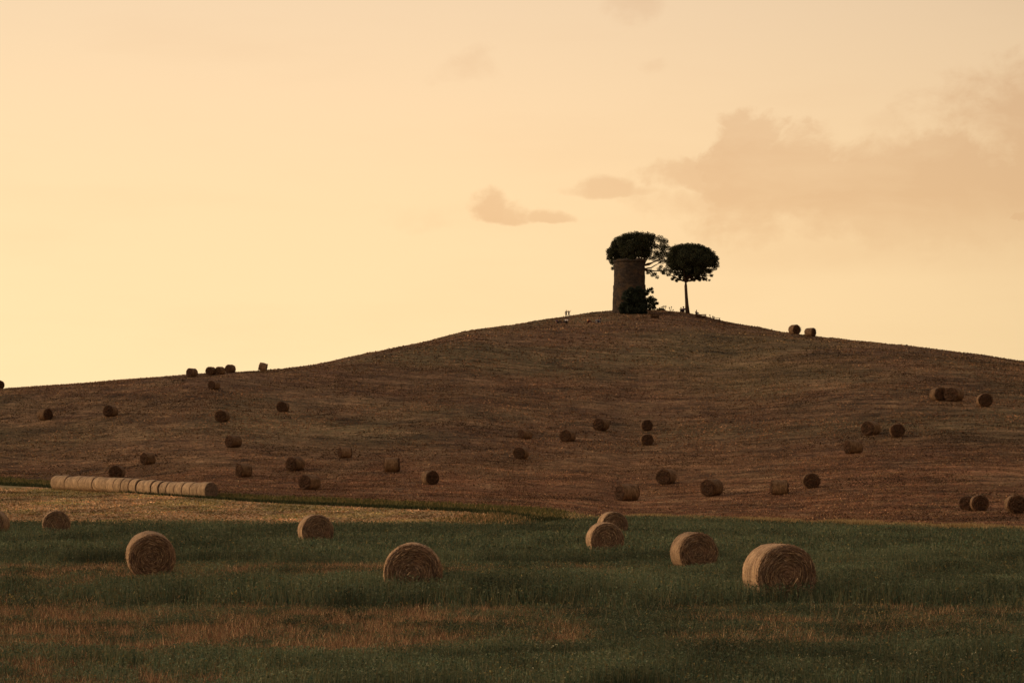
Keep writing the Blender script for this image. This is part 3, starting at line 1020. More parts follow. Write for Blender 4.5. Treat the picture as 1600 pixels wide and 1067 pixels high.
# the weathered bales scattered over the hill
hill_meshes = [bale_meshes(500 + k, 1.22 + 0.03 * k, 48, 11, 14, 2.4 + 0.2 * (k % 4)) for k in range(8)]
HG = 'weathered bales scattered over the hill'
hillb = [
    # u, top, dia, yaw (end towards camera; + turns it right), label
    (70, 637, 19, 40, 'far left brown bale alone on the hill side, left of another lone bale'),
    (173, 632, 19, -28, 'brown bale high on the left slope between the far left bale and the skyline group'),
    (334, 594, 14.5, -35, 'small bale just under the skyline group of three'),
    (347, 640, 19, -20, 'brown bale on the left slope below the small bale under the skyline'),
    (442, 627, 17, -15, 'small dark bale on the slope under the tilted skyline bale'),
    (365, 682, 19, -52, 'bale with shadowed right side on the left slope, right of centre of the row'),
    (231, 706, 19, -50, 'bale above the middle of the long row with shadowed right side'),
    (183, 725, 22, -15, 'dark bale right behind the long pale row'),
    (381, 723, 21, -62, 'bale above the right end of the long row turned side on with a ribbed look'),
    (461, 711, 23, -38, 'bale upper left of the one by the grassy margin'),
    (484, 739, 26, -40, 'large brown bale nearest the grassy margin, dark lower right'),
    (539, 696, 19, -75, 'small upright looking bale seen from the side above the slope middle'),
    (612, 714, 24, 88, 'bale seen broadside with two raised ends like horns'),
    (672, 734, 23, 20, 'round ended brown bale low on the slope right of the broadside bale'),
    (814, 697, 20, -22, 'bale lowest of the left trio below the tower'),
    (821, 668, 17, -58, 'bale with black shadowed side, upper left of the trio below the tower'),
    (887, 670, 20, -28, 'bale right of the black sided one, below the tower'),
    (939, 651, 20, -30, 'bale highest below the tower, left of the stacked looking pair'),
    (1010, 653.5, 18, 5, 'upper one of two bales standing one above the other on the slope'),
    (1011, 678.5, 19, 5, 'lower one of two bales standing one above the other on the slope'),
    (1041, 731, 25, -25, 'bale low on the slope above the overlapping pair in the crop'),
    (980, 754, 28, -62, 'ragged bale turned side on at the foot of the hill, straw fringed'),
    (1112, 747, 28, -35, 'bale at the hill foot with a pale ring round its end'),
    (1218, 748, 25, -86, 'side on dark bale at the foot of the hill above the largest crop bale'),
    (1267, 738, 25, 3, 'dark round end bale right of the side on one at the hill foot'),
    (1333, 686, 23, -62, 'ragged bale with dark right side lower left of a pair'),
    (1361, 656, 23, -30, 'left bale of the two close together on the right slope'),
    (1402, 660, 22, 5, 'right bale of the two close together on the right slope'),
    (1466, 604, 22, 25, 'left one of the touching pair high on the right slope'),
    (1491, 604, 23, -25, 'right one of the touching pair high on the right slope'),
    (1538, 613, 22, 12, 'single bale right of the touching pair high on the right slope'),
    (1514, 772, 24, -18, 'collapsed rear bale of the overlapping two at the right foot of the hill'),
    (1530, 770, 27, 8, 'front bale of the overlapping two at the right foot of the hill'),
    (1587, 771, 30, 12, 'bale at the right edge of the photo, foot of the hill, pale upper rim'),
]
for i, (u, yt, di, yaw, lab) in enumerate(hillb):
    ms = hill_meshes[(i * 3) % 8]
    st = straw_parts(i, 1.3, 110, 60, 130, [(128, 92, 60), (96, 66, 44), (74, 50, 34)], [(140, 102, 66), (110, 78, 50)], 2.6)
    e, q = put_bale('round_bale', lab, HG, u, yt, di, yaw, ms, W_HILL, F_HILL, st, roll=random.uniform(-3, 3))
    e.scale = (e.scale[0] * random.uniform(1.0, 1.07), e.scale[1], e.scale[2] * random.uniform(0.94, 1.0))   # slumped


def crest_bale(u, ytop, dia, yaw, lab, tilt=0, roll=0, back=2.0):
    Y = float(f_yc(u)) + back
    X = (u - 800) / F * Y
    Z = float(ground(X, Y))
    D = dia * Y / F
    st = straw_parts(int(u), 1.3, 60, 60, 60, [(128, 92, 60), (96, 66, 44)], [(140, 102, 66), (110, 78, 50)], 2.6)
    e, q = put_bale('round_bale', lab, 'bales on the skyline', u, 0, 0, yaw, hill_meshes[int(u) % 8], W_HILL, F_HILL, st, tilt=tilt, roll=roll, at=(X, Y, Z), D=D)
    return e


crest_bale(-1, 598, 14, 10, 'bale on the skyline cut by the left edge of the photo')
crest_bale(300, 573, 14, -42, 'lone bale on the left skyline left of the group of three', back=-6)
crest_bale(329.5, 570, 13.5, -35, 'left bale of the three touching on the left skyline', back=-5)
crest_bale(344, 570, 13, -45, 'middle bale of the three touching on the left skyline', back=-7)
crest_bale(360, 569, 13.5, -40, 'right bale of the three touching on the left skyline', back=-5)
crest_bale(409.5, 564, 13, 88, 'tilted boxy looking bale alone on the left skyline', roll=0, tilt=14, back=0)
crest_bale(1240.5, 506, 15.5, 35, 'left bale of the two on the right skyline, tipped up', roll=9, back=-4)
crest_bale(1266, 510, 14.5, 60, 'right bale of the two on the right skyline, sitting level', back=-6)


# ------------------------------------------------------------------ round tower
def px(u, y, Y):
    return np.array([(u - 800) / F * Y, Y, H + (755 - y) * Y / F])


def mat_tower():
    m, gg, b = material('old_tower_stone', 0.95, 0.05)
    t = gg.n('ShaderNodeTexCoord').outputs['Object']
    x, y, z = gg.sep(t)[:3]
    th = gg.m('ARCTAN2', x, y)
    q = gg.comb(gg.mul(th, 3.4), z, 0.0)
    br = gg.n('ShaderNodeTexBrick')
    gg.put(br.inputs['Vector'], q)
    br.inputs['Color1'].default_value = srgb(86, 72, 61)
    br.inputs['Color2'].default_value = srgb(62, 53, 47)
    br.inputs['Mortar'].default_value = srgb(48, 36, 28)
    br.inputs['Scale'].default_value = 1.0
    br.inputs['Brick Width'].default_value = 0.7
    br.inputs['Row Height'].default_value = 0.32
    br.inputs['Mortar Size'].default_value = 0.025
    n = gg.noise(t, 0.7, 5, 0.6)
    n2 = gg.noise(gg.vmul(t, (1, 1, 3.0)), 1.8, 4, 0.6)
    c = gg.mix(gg.mul(gg.step(n, 0.45, 0.7), 0.7), br.outputs[0], srgb(104, 80, 58))
    c = gg.mix(gg.mul(gg.step(n2, 0.48, 0.32), 0.7), c, srgb(46, 36, 28))
    gg.put(b.inputs['Base Color'], c)
    bump(gg, b, gg.add(br.outputs[1], gg.mul(n2, -1.0)), 0.8, 0.1)
    return m


M_TOWER = mat_tower()
TY = 519.0
tb = px(983.5, 487, TY)
tz = float(ground(tb[0], TY)) - 0.6
tower = empty('round_tower', (tb[0], TY, tz))
tag(tower, 'ruined round stone tower on the hilltop between the dark bush and the pine crown', 'tower')
ks = TY / F
zt = H + (755 - 406.5) * ks - tz          # rim height over base
zl = H + (755 - 446) * ks - tz          # ledge


def drum(profile, nseg, seed, rough=0.08):
    th = np.linspace(0, 2 * math.pi, nseg + 1)[:-1]
    V = []
    for (z, r) in profile:
        rr = r + (fbm(th * 6 + 3, th * 0 + z * 1.7 + 11, seed, 3) - 0.5) * rough * 2
        V.append(np.stack([rr * np.sin(th), rr * np.cos(th), np.full(nseg, z)], -1))
    V = np.concatenate(V)
    n = len(profile)
    i = np.arange(n - 1)[:, None] * nseg + np.arange(nseg)[None, :]
    j = np.arange(n - 1)[:, None] * nseg + (np.arange(nseg)[None, :] + 1) % nseg
    return V, np.stack([i, j, j + nseg, i + nseg], -1).reshape(-1, 4)[:, ::-1]


r_top, r_led, r_bot = 24.0 * ks, 24.5 * ks, 26.8 * ks
prof = [(z, r_bot + (25.3 * ks - r_bot) * (z / zl)) for z in np.linspace(-0.5, zl, 18)]
V, Fq = drum(prof + [(zl + 0.12, r_led)], 56, 1)
obj('lower_wall', mesh_np('lower_wall', V, Fq, 4), M_TOWER, tower)
prof = [(z, r_led + (r_top - r_led) * ((z - zl) / (zt - zl))) for z in np.linspace(zl + 0.1, zt - 0.55, 16)]
V, Fq = drum(prof, 56, 2)
obj('upper_wall', mesh_np('upper_wall', V, Fq, 4), M_TOWER, tower)
prof = [(zt - 0.6, r_top), (zt - 0.55, r_top + 0.16), (zt - 0.15, r_top + 0.2), (zt, r_top + 0.1), (zt + 0.02, r_top - 0.6), (zt - 1.2, r_top - 0.65), (zt - 1.25, 0.05)]
V, Fq = drum(prof, 56, 4, 0.05)
th = np.arctan2(V[:, 0], V[:, 1])
top = V[:, 2] > zt - 0.3
V[top, 2] += (fbm(th[top] * 3.2 + 5, th[top] * 0 + 2, 6, 3) - 0.55) * 0.8
obj('broken_rim', mesh_np('broken_rim', V, Fq, 4), M_TOWER, tower)


# ------------------------------------------------------------------ pines and bush
def mat_bark():
    m, gg, b = material('pine_bark', 0.95, 0.05)
    t = gg.n('ShaderNodeTexCoord').outputs['Object']
    n = gg.noise(gg.vmul(t, (1, 1, 0.25)), 7.0, 5, 0.65)
    gg.put(b.inputs['Base Color'], gg.mix(gg.step(n, 0.35, 0.65), srgb(56, 42, 34), srgb(98, 74, 58)))
    bump(gg, b, n, 0.9, 0.08)
    return m


M_BARK = mat_bark()
M_NEEDLE = tint_material('pine_needles', 0.8, 0.06)
NEED = [(58, 60, 42), (70, 70, 48), (50, 54, 40), (80, 74, 52)]


def tube(points, radii, nseg=10):
    P = [Vector(p) for p in points]
    V, Fc = [], []
    for i, p in enumerate(P):
        dv = (P[min(i + 1, len(P) - 1)] - P[max(i - 1, 0)]).normalized()
        q = dv.to_track_quat('Z', 'Y')
        for k in range(nseg):
            a = 2 * math.pi * k / nseg
            V.append(p + q @ Vector((math.cos(a) * radii[i], math.sin(a) * radii[i], 0)))
    for i in range(len(P) - 1):
        for k in range(nseg):
            k2 = (k + 1) % nseg
            Fc.append((i * nseg + k, i * nseg + k2, (i + 1) * nseg + k2, (i + 1) * nseg + k))
    Fc.append(tuple(range(nseg))[::-1])
    Fc.append(tuple((len(P) - 1) * nseg + k for k in range(nseg)))
    me = bpy.data.meshes.new('tube')
    me.from_pydata([tuple(v) for v in V], [], Fc)
    me.polygons.foreach_set('use_smooth', [True] * len(me.polygons))
    me.update()
    return me


def limb_path(a, b, sag=0.15, n=7, wob=0.12):
    a = Vector(a); b = Vector(b)
    out = []
    L = (b - a).length
    for i in range(n):
        t = i / (n - 1)
        p = a.lerp(b, t)
        p.z += -sag * L * math.sin(math.pi * t) * 0.8
        p += Vector((random.uniform(-1, 1), random.uniform(-1, 1), random.uniform(-1, 1))) * wob * L * 0.25 * math.sin(math.pi * t)
        out.append(p)
    return out


def puff_leaves(C, rad_, n, cols, size, squash=0.8):
    """needle tufts filling a rounded clump, denser to its surface"""
    dv = rng.normal(size=(n, 3)); dv /= np.linalg.norm(dv, axis=1)[:, None]
    rr = rad_ * rng.random(n) ** 0.42 * (1.08 + 0.06 * rng.normal(size=n))
    P = C + dv * rr[:, None] * np.array([1, 1, squash])
    return leaves(P, size * rng.uniform(0.6, 1.5, n), pick(cols, n, jit=0.2), aspect=0.6)


def pine(label, Yd, base_u, base_y, trunk_pts, puffs, limbs_to, density, trunk_r):
    K = Yd / F
    b0 = px(base_u, base_y, Yd)
    b0[2] = float(ground(b0[0], Yd)) - 0.3
    root = empty('stone_pine', tuple(b0))
    tag(root, label, 'pine tree', 'stone pines on the hilltop')
    loc = lambda u, y, dep=0.0: np.array([(u - 800) / F * Yd, Yd + dep, H + (755 - y) * K]) - b0
    tp = [loc(*p) for p in trunk_pts]
    tp[0][2] = -0.2
    obj('trunk', tube(tp, trunk_r, 12), M_BARK, root)
    fork = tp[-1]
    cp = []
    for (u, y, dep, r) in puffs:
        c = loc(u, y, dep)
        cp.append(c)
    for i in limbs_to:
        c = cp[i]
        start = tp[-1] if random.random() < 0.6 else tp[-2] * 0.5 + tp[-1] * 0.5
        Lb = np.linalg.norm(c - start)
        path = limb_path(start, c, 0.10 if c[2] > start[2] + 2.0 else -0.04)
        r0 = trunk_r[-1] * 0.55
        obj('limb', tube(path, [r0 * (1 - 0.75 * t / 6) for t in range(7)], 7), M_BARK, root)
    parts = []
    for (u, y, dep, r), c in zip(puffs, cp):
        n = int(density * r * r * random.uniform(0.6, 1.1))
        parts.append(puff_leaves(c, r * K, max(n, 20), NEED, 0.21))
    tri_obj('crown', parts, M_NEEDLE, root)
    return root


def ell_puffs(cu, cy, ru, rv, n, r0, r1, Yd, flat=0.35, hollow=0.35):
    """clumps over an umbrella shaped crown; units are photo pixels, depth in metres"""
    out = []
    while len(out) < n:
        d_ = rng.normal(size=3); d_ /= np.linalg.norm(d_)
        if d_[2] < -flat:
            continue
        q = rng.uniform(hollow, 1.0) ** 0.5
        r = rng.uniform(r0, r1)
        s = 1 - r / max(ru, rv) * 0.55
        out.append((cu + d_[0] * q * ru * s, cy - d_[2] * q * rv * s, d_[1] * q * ru * s * Yd / F, r))
    return out


YL, YR = 552.0, 529.0
pl = ell_puffs(985, 393, 38, 27, 96, 5.0, 8.0, YL, 0.30)
pl += [(u_, y_, dd, 5.6) for dd in (-3.0, 0.5, 3.5) for (u_, y_) in ((968, 375), (976, 371), (984, 369), (993, 368), (1002, 368.5), (1011, 369), (1018, 371), (1006, 377), (996, 377))]
pl += ell_puffs(970, 386, 20, 14, 14, 4.5, 6.5, YL, 0.4)
pl += ell_puffs(986, 392, 28, 18, 26, 6, 8.5, YL, 0.9, 0.0)
pl += ell_puffs(962, 404, 14, 15, 14, 5, 7.5, YL, 0.7)
pl += [(957, 411, -2.0, 5.0), (962, 417, -1.0, 4.5), (953, 403, 0.5, 5.5), (971, 409, -3, 6), (985, 405, -4.2, 5.5), (958, 419, 1.0, 3.5)]
# the looser right hand side
pl += [(1020, 372, 1, 7), (1030, 374, -1, 7), (1038, 378, 0, 7), (1042, 386, 1, 6), (1033, 387, -1.5, 7), (1024, 384, 2, 6), (1037, 398, 1, 7.5), (1028, 400, -1, 7), (1043, 398, -1, 5.5), (1026, 394, 2, 5.5), (1017, 380, 0, 7), (1036, 392, 0, 5),
       (1034, 408, 0, 6), (1022, 403, 1.5, 5), (1042, 408, 0.6, 5), (1015, 392, 3, 6)]
pl += [(1016, 424, 0, 4.4), (1023, 428, 0.8, 4.2), (1030, 421, -0.6, 4.6), (1036, 425, 0, 4.2), (1027, 433, 0.3, 3.2), (1019, 431, 0, 2.6), (1033, 416, 1, 3.4), (1012, 427, -0.4, 3)]
left_limbs = [100, 108, 116, 0, 3, 6, 9, 12, 15, 18, 21, 24] + [len(pl) - 1 - i for i in (0, 2, 4, 6, 8, 11, 13, 15, 17)]
pine('bigger stone pine rising behind the round tower, loose ragged crown', YL, 1000, 487,
     [(1000, 487, 0), (999, 465, 0), (1000, 445, 0), (1002, 428, 0), (1001, 416, 0)], pl, left_limbs, 16.0, [0.75, 0.6, 0.52, 0.48, 0.42])
pr = [(u_, y_, dd, 5.8) for dd in (-2.5, 0.0, 2.5) for (u_, y_) in ((1051, 391), (1057, 388), (1064, 386.5), (1072, 386), (1080, 386), (1088, 387), (1096, 389.5), (1104, 393), (1111, 398), (1116, 405), (1048, 400))]
pr += ell_puffs(1082, 409, 40, 25, 130, 5.5, 8.5, YR, 0.45)
pr += ell_puffs(1083, 421, 31, 12, 44, 4.0, 6.0, YR, 0.95, 0.1)
pr += ell_puffs(1082, 432, 22, 5, 16, 2.2, 3.6, YR, 0.9, 0.2)
pr += ell_puffs(1082, 410, 28, 16, 26, 6, 8, YR, 0.9, 0.0)
pr += ell_puffs(1078, 428, 16, 5, 10, 3.2, 4.6, YR, 0.9, 0.0)
fringe_from = len(pr)
pr += [(rng.uniform(1050, 1112), 436.5 + rng.normal(0, 2.2), rng.uniform(-3, 3), rng.uniform(1.6, 2.6)) for _ in range(26)]
pr += [(1046, 415, 0, 6), (1041, 421, 1, 5), (1049, 424, -1, 5.5), (1044, 429, 0, 4), (1056, 428, 0.5, 4.5), (1062, 431, 0, 3.5), (1053, 434, 0, 2.6), (1037, 427, 0.4, 2.8)]
pr += [(1100, 430, 0, 5), (1108, 424, -1, 5), (1116, 419, 0, 5), (1092, 434, 1, 4.2), (1084, 437, 0, 3.4), (1121, 416, 0, 3.2), (1102, 436, -0.5, 3), (1112, 430, 0.5, 3)]
right_limbs = list(range(33, 128, 9)) + list(range(fringe_from, fringe_from + 26, 4)) + [len(pr) - 1 - i for i in (0, 2, 4, 6, 8, 10, 12, 14)]
pine('stone pine with bare trunk and rounded umbrella crown right of the tower', YR, 1074, 488,
     [(1074.5, 489, 0), (1073.2, 475, 0), (1072.2, 460, 0), (1071.5, 447, 0), (1071.5, 434, 0)], pr, right_limbs, 17.0, [0.55, 0.38, 0.33, 0.31, 0.3])


def bush(name, label, cat, Yd, base, puffs, cols, density, size, group=None, parent_stems=5):
    K = Yd / F
    b0 = px(base[0], base[1], Yd)
    b0[2] = float(ground(b0[0], Yd)) - 0.1
    root = empty(name, tuple(b0))
    tag(root, label, cat, group)
    parts = []
    cs = []
    for (u, y, dep, r) in puffs:
        c = np.array([(u - 800) / F * Yd, Yd + dep, H + (755 - y) * K]) - b0
        cs.append(c)
        parts.append(puff_leaves(c, r * K, max(12, int(density * r * r)), cols, size, 0.9))
    tri_obj('foliage', parts, M_NEEDLE, root)
    for i in range(0, len(cs), max(1, len(cs) // parent_stems)):
        obj('stem', tube(limb_path((random.uniform(-.3, .3), 0.2, -0.1), cs[i], 0.05), [0.09 * (1 - 0.1 * t) for t in range(7)], 6), M_BARK, root)
    return root


YB = 507.0
bp = ell_puffs(990, 474, 19, 25, 40, 5, 7.5, YB, 0.7, 0.1)
bp = [(u, y, dep * 0.7, r) for (u, y, dep, r) in bp]
bp += [(972, 488, -1, 4), (980, 489, -1.5, 4), (990, 490, -1.5, 4), (1000, 489.5, -1, 4.5), (1008, 488, 0, 4)]
bp += [(974, 478, -2, 6), (970, 484, -2, 4.5), (978, 466, -2, 5.5), (985, 454, -1.5, 5), (997, 452, -1.5, 5), (1004, 458, -1, 5.5), (1005, 482, -2, 6.5), (981, 485, -3, 5), (993, 486, -3, 5)]
bp += [(1012, 470, 0, 6), (1018, 467, 0.5, 5), (1021, 474, 0, 5.5), (1014, 480, -0.5, 6), (1024, 468, 0, 2.6), (1022, 481, 0, 3.5), (1027, 474, 0, 2.5),
       (1013, 454, 1, 3.6), (1018, 451, 1, 3.0), (1011, 459, 1, 3), (1020, 456, 1, 2.2)]
bush('ivy_bush', 'dark dense bush growing against the right foot of the tower', 'bush', YB, (995, 489), bp, [(48, 52, 40), (40, 46, 36), (56, 58, 42)], 12.0, 0.30)
shr = 'low brush on the hilltop between bush and pine'
bush('low_shrub', 'low dark shrub right of the tower bush on the skyline', 'shrub', 543, (1033, 486), [(1031, 483, 0, 2.6), (1035, 483.5, 0.3, 2.4), (1028, 484, 0, 2.2), (1038, 485, 0, 2)], NEED, 16, 0.26, shr, 2)
bush('low_shrub', 'thin pale leaning shrub just right of the low dark shrub', 'shrub', 545, (1038, 486), [(1037, 479, 0, 1.9), (1040, 478.6, 0, 1.6), (1034, 480, 0, 1.4)], [(110, 84, 54), (92, 70, 46)], 9, 0.22, shr, 3)
bush('low_shrub', 'small twiggy shrub nearest the pine trunk on the left skyline', 'shrub', 545, (1047, 487), [(1046, 481, 0, 1.4), (1049, 480, 0, 1.0), (1052, 484, 0, 1.1)], NEED, 12, 0.2, shr, 3)
bush('low_shrub', 'twiggy weed sticking up right of the bare pine between bench and table', 'shrub', 520, (1112, 497), [(1109, 492.5, 0, 1.0), (1113.5, 495, 0, 1.3), (1116, 496, 0, 1.2)], [(80, 56, 38), (66, 46, 32)], 12, 0.2, shr, 3)


# ------------------------------------------------------------------ benches, table
def mat_wood():
    m, gg, b = material('dark_weathered_wood', 0.9, 0.1)
    t = gg.n('ShaderNodeTexCoord').outputs['Object']
    n = gg.noise(gg.vmul(t, (0.5, 6, 6)), 3.0, 4, 0.6)
    gg.put(b.inputs['Base Color'], gg.mix(n, srgb(52, 38, 28), srgb(98, 70, 48)))
    return m


M_WOOD = mat_wood()


def box(cx, cy, cz, sx, sy, sz, bev=0.012):
    bm = bmesh.new()
    bmesh.ops.create_cube(bm, size=1.0)
    bmesh.ops.scale(bm, vec=(sx, sy, sz), verts=bm.verts)
    bmesh.ops.translate(bm, vec=(cx, cy, cz), verts=bm.verts)
    bmesh.ops.bevel(bm, geom=list(bm.edges), offset=min(bev, sx / 4, sy / 4, sz / 4), segments=1, affect='EDGES')
    me = bpy.data.meshes.new('box'); bm.to_mesh(me); bm.free()
    return me


def bench(label, u, y, yaw, L):
    X, Y, Z = hit(u, y)
    e = empty('wooden_bench', (X, Y, Z - 0.05), (0, 0, R(yaw)))
    tag(e, label, 'bench', 'dark benches on the hilltop')
    for k in (-0.22, 0.0, 0.22):
        obj('seat_plank', box(0, k, 0.52, L, 0.2, 0.06), M_WOOD, e)
    obj('backrest', box(0, 0.36, 0.78, L, 0.05, 0.22), M_WOOD, e)
    for sx in (-1, 1):
        obj('leg', box(sx * (L / 2 - 0.2), 0.0, 0.25, 0.14, 0.6, 0.49), M_WOOD, e)
        obj('back_post', box(sx * (L / 2 - 0.2), 0.32, 0.6, 0.08, 0.06, 0.6), M_WOOD, e)
    obj('panel', box(0, 0.15, 0.24, L - 0.5, 0.06, 0.42), M_WOOD, e)
    return e


bench('dark low bench in front of the tower bush on the bare hilltop', 1023, 497.5, 4, 1.9)
bench('long dark low bench below and right of the pine trunk', 1095, 496.5, -10, 2.3)
Yt = 508.0
Xt = (1119.5 - 800) / F * Yt
tab = empty('picnic_table', (Xt, Yt, float(ground(Xt, Yt)) - 0.02), (0, R(4), R(-12)))
tag(tab, 'small picnic table with thin legs on the skyline right of the pine', 'table')
for k in range(4):
    obj('top_plank', box(0, -0.3 + 0.2 * k, 0.78, 1.5, 0.18, 0.05), M_WOOD, tab)
for sy in (-1, 1):
    obj('bench_plank', box(0, sy * 0.75, 0.46, 1.5, 0.24, 0.05), M_WOOD, tab)
for sx in (-1, 1):
    for sy in (-1, 1):
        me = tube([(sx * 0.6, sy * 0.62, 0.0), (sx * 0.6, sy * 0.25, 0.75)], [0.05, 0.05], 8)
        obj('leg', me, M_WOOD, tab)
    obj('crossbeam', box(sx * 0.54, 0, 0.41, 0.06, 1.7, 0.08), M_WOOD, tab)


# ------------------------------------------------------------------ people
def flat_mat(name, c, rough=0.85):
    m, gg, b = material(name, rough, 0.2)
    t = gg.n('ShaderNodeTexCoord').outputs['Object']
    n = gg.noise(t, 9.0, 3, 0.5)
    k = gg.step(n, 0.3, 0.7, 0.85, 1.12)
    gg.put(b.inputs['Base Color'], gg.mix(1.0, c, gg.comb(k, k, k), 'MULTIPLY'))
    return m


M_SKIN = flat_mat('skin', srgb(176, 124, 96), 0.6)
M_HAIR = flat_mat('dark_hair', srgb(44, 32, 26))
M_FAIR = flat_mat('fair_hair', srgb(140, 104, 66))


def skinned(name, joints, edges, mat, parent, root=0, sub=1):
    """a continuous limb surface grown round a skeleton: joints = [(x,y,z,r), ...]"""
    me = bpy.data.meshes.new(name)
    me.from_pydata([j[:3] for j in joints], edges, [])
    o = bpy.data.objects.new(name + '_rig', me)
    COL.objects.link(o)
    sk = o.modifiers.new('skin', 'SKIN'); sk.use_smooth_shade = True
    ss = o.modifiers.new('sub', 'SUBSURF'); ss.levels = sub; ss.render_levels = sub
    for v, j in zip(me.skin_vertices[0].data, joints):
        v.radius = (j[3], j[3] * 0.92)
        v.use_root = False
    me.skin_vertices[0].data[root].use_root = True
    dg = bpy.context.evaluated_depsgraph_get()
    dg.update()
    res = bpy.data.meshes.new_from_object(o.evaluated_get(dg))
    bpy.data.objects.remove(o, do_unlink=True)
    res.name = name
    res.materials.clear()
    return obj(name, res, mat, parent)


STAND = dict(pelvis=(0, 0, .92), chest=(0, .02, 1.28), neck=(0, .02, 1.46), head=(0, 0, 1.6), hipL=(-.1, 0, .88), hipR=(.1, 0, .88), kneeL=(-.13, -.03, .48), kneeR=(.13, -.03, .48),
             footL=(-.15, 0, .08), footR=(.15, 0, .08), toeL=(-.17, -.16, .05), toeR=(.17, -.16, .05), shL=(-.19, .02, 1.4), shR=(.19, .02, 1.4), elL=(-.27, .03, 1.14), elR=(.27, .03, 1.14),
             haL=(-.28, -.05, .9), haR=(.28, -.05, .9))
SIT = dict(pelvis=(0, .1, .14), chest=(0, .16, .5), neck=(0, .12, .68), head=(0, .07, .82), hipL=(-.11, .06, .14), hipR=(.11, .06, .14), kneeL=(-.2, -.28, .48), kneeR=(.18, -.3, .46),
           footL=(-.2, -.55, .07), footR=(.2, -.58, .07), toeL=(-.21, -.7, .05), toeR=(.21, -.73, .05), shL=(-.19, .15, .62), shR=(.19, .15, .62), elL=(-.27, .0, .42), elR=(.27, .0, .42),
           haL=(-.17, -.24, .46), haR=(.16, -.24, .46))


def person(label, loc, yaw, pose, shirt, trousers, hair=None, group=None, scale=1.0):
    e = empty('person', loc, (0, 0, R(yaw)), scale)
    tag(e, label, 'person', group)
    p = pose
    names = ['pelvis', 'chest', 'neck', 'head', 'hipL', 'kneeL', 'footL', 'toeL', 'hipR', 'kneeR', 'footR', 'toeR', 'shL', 'elL', 'haL', 'shR', 'elR', 'haR']
    rad_ = dict(pelvis=.13, chest=.15, neck=.06, head=.105, hipL=.09, hipR=.09, kneeL=.065, kneeR=.065, footL=.045, footR=.045, toeL=.035, toeR=.035,
                shL=.07, shR=.07, elL=.048, elR=.048, haL=.035, haR=.035)
    idx = {n: i for i, n in enumerate(names)}
    ed = [('pelvis', 'chest'), ('chest', 'neck'), ('neck', 'head'), ('pelvis', 'hipL'), ('hipL', 'kneeL'), ('kneeL', 'footL'), ('footL', 'toeL'),
          ('pelvis', 'hipR'), ('hipR', 'kneeR'), ('kneeR', 'footR'), ('footR', 'toeR'), ('chest', 'shL'), ('shL', 'elL'), ('elL', 'haL'), ('chest', 'shR'), ('shR', 'elR'), ('elR', 'haR')]
    J = [p[n] + (rad_[n],) for n in names]
    # top of the head
    hd = Vector(p['head']); nk = Vector(p['neck']); up = (hd - nk).normalized()
    J.append(tuple(hd + up * 0.11) + (.085,))
    E = [(idx[a], idx[b_]) for a, b_ in ed] + [(idx['head'], len(J) - 1)]
    # hands: palm, four fingers and a thumb
    for s, k, q in (('L', 'haL', 'elL'), ('R', 'haR', 'elR')):
        h0 = Vector(p[k]); dv = (h0 - Vector(p[q])).normalized()
        sd_ = dv.orthogonal().normalized()
        for f_, (off, ln) in enumerate(((-.03, .085), (-.01, .1), (.01, .095), (.03, .08))):
            J.append(tuple(h0 + dv * ln + sd_ * off) + (.009,)); E.append((idx[k], len(J) - 1))
        J.append(tuple(h0 + dv * .03 - sd_ * .06) + (.011,)); E.append((idx[k], len(J) - 1))
    skinned('body', J, E, M_SKIN, e)
    up_n = ['pelvis', 'chest', 'shL', 'elL', 'shR', 'elR']
    ux = {n: i for i, n in enumerate(up_n)}
    skinned('shirt', [p[n] + (rad_[n] + .022,) for n in up_n], [(0, 1), (1, 2), (2, 3), (1, 4), (4, 5)], shirt, e)
    lo_n = ['pelvis', 'hipL', 'kneeL', 'footL', 'hipR', 'kneeR', 'footR']
    skinned('trousers', [p[n] + (rad_[n] + .024,) for n in lo_n], [(0, 1), (1, 2), (2, 3), (0, 4), (4, 5), (5, 6)], trousers, e)
    bm = bmesh.new()
    bmesh.ops.create_uvsphere(bm, u_segments=12, v_segments=8, radius=0.128)
    bmesh.ops.delete(bm, geom=[v for v in bm.verts if v.co.z < -0.02 and v.co.y < 0.02], context='VERTS')
    me = bpy.data.meshes.new('hair'); bm.to_mesh(me); bm.free()
    obj('hair', me, hair or M_HAIR, e, tuple(hd + up * 0.06 + Vector((0, .025, 0))), True)
    # nose and brow so that the head has a face
    bm = bmesh.new()
    bmesh.ops.create_cone(bm, segments=6, radius1=0.022, radius2=0.004, depth=0.05, cap_ends=True)
    me = bpy.data.meshes.new('nose'); bm.to_mesh(me); bm.free()
    o = obj('nose', me, M_SKIN, e, tuple(hd + Vector((0, -0.115, 0.02))))
    o.rotation_euler = (R(60), 0, 0)
    return e


def posed(base, **kw):
    q = dict(base); q.update(kw)
    return q


def stand_at(u, Y):
    X = (u - 800) / F * Y
    return (X, Y, float(ground(X, Y)) + 0.0)


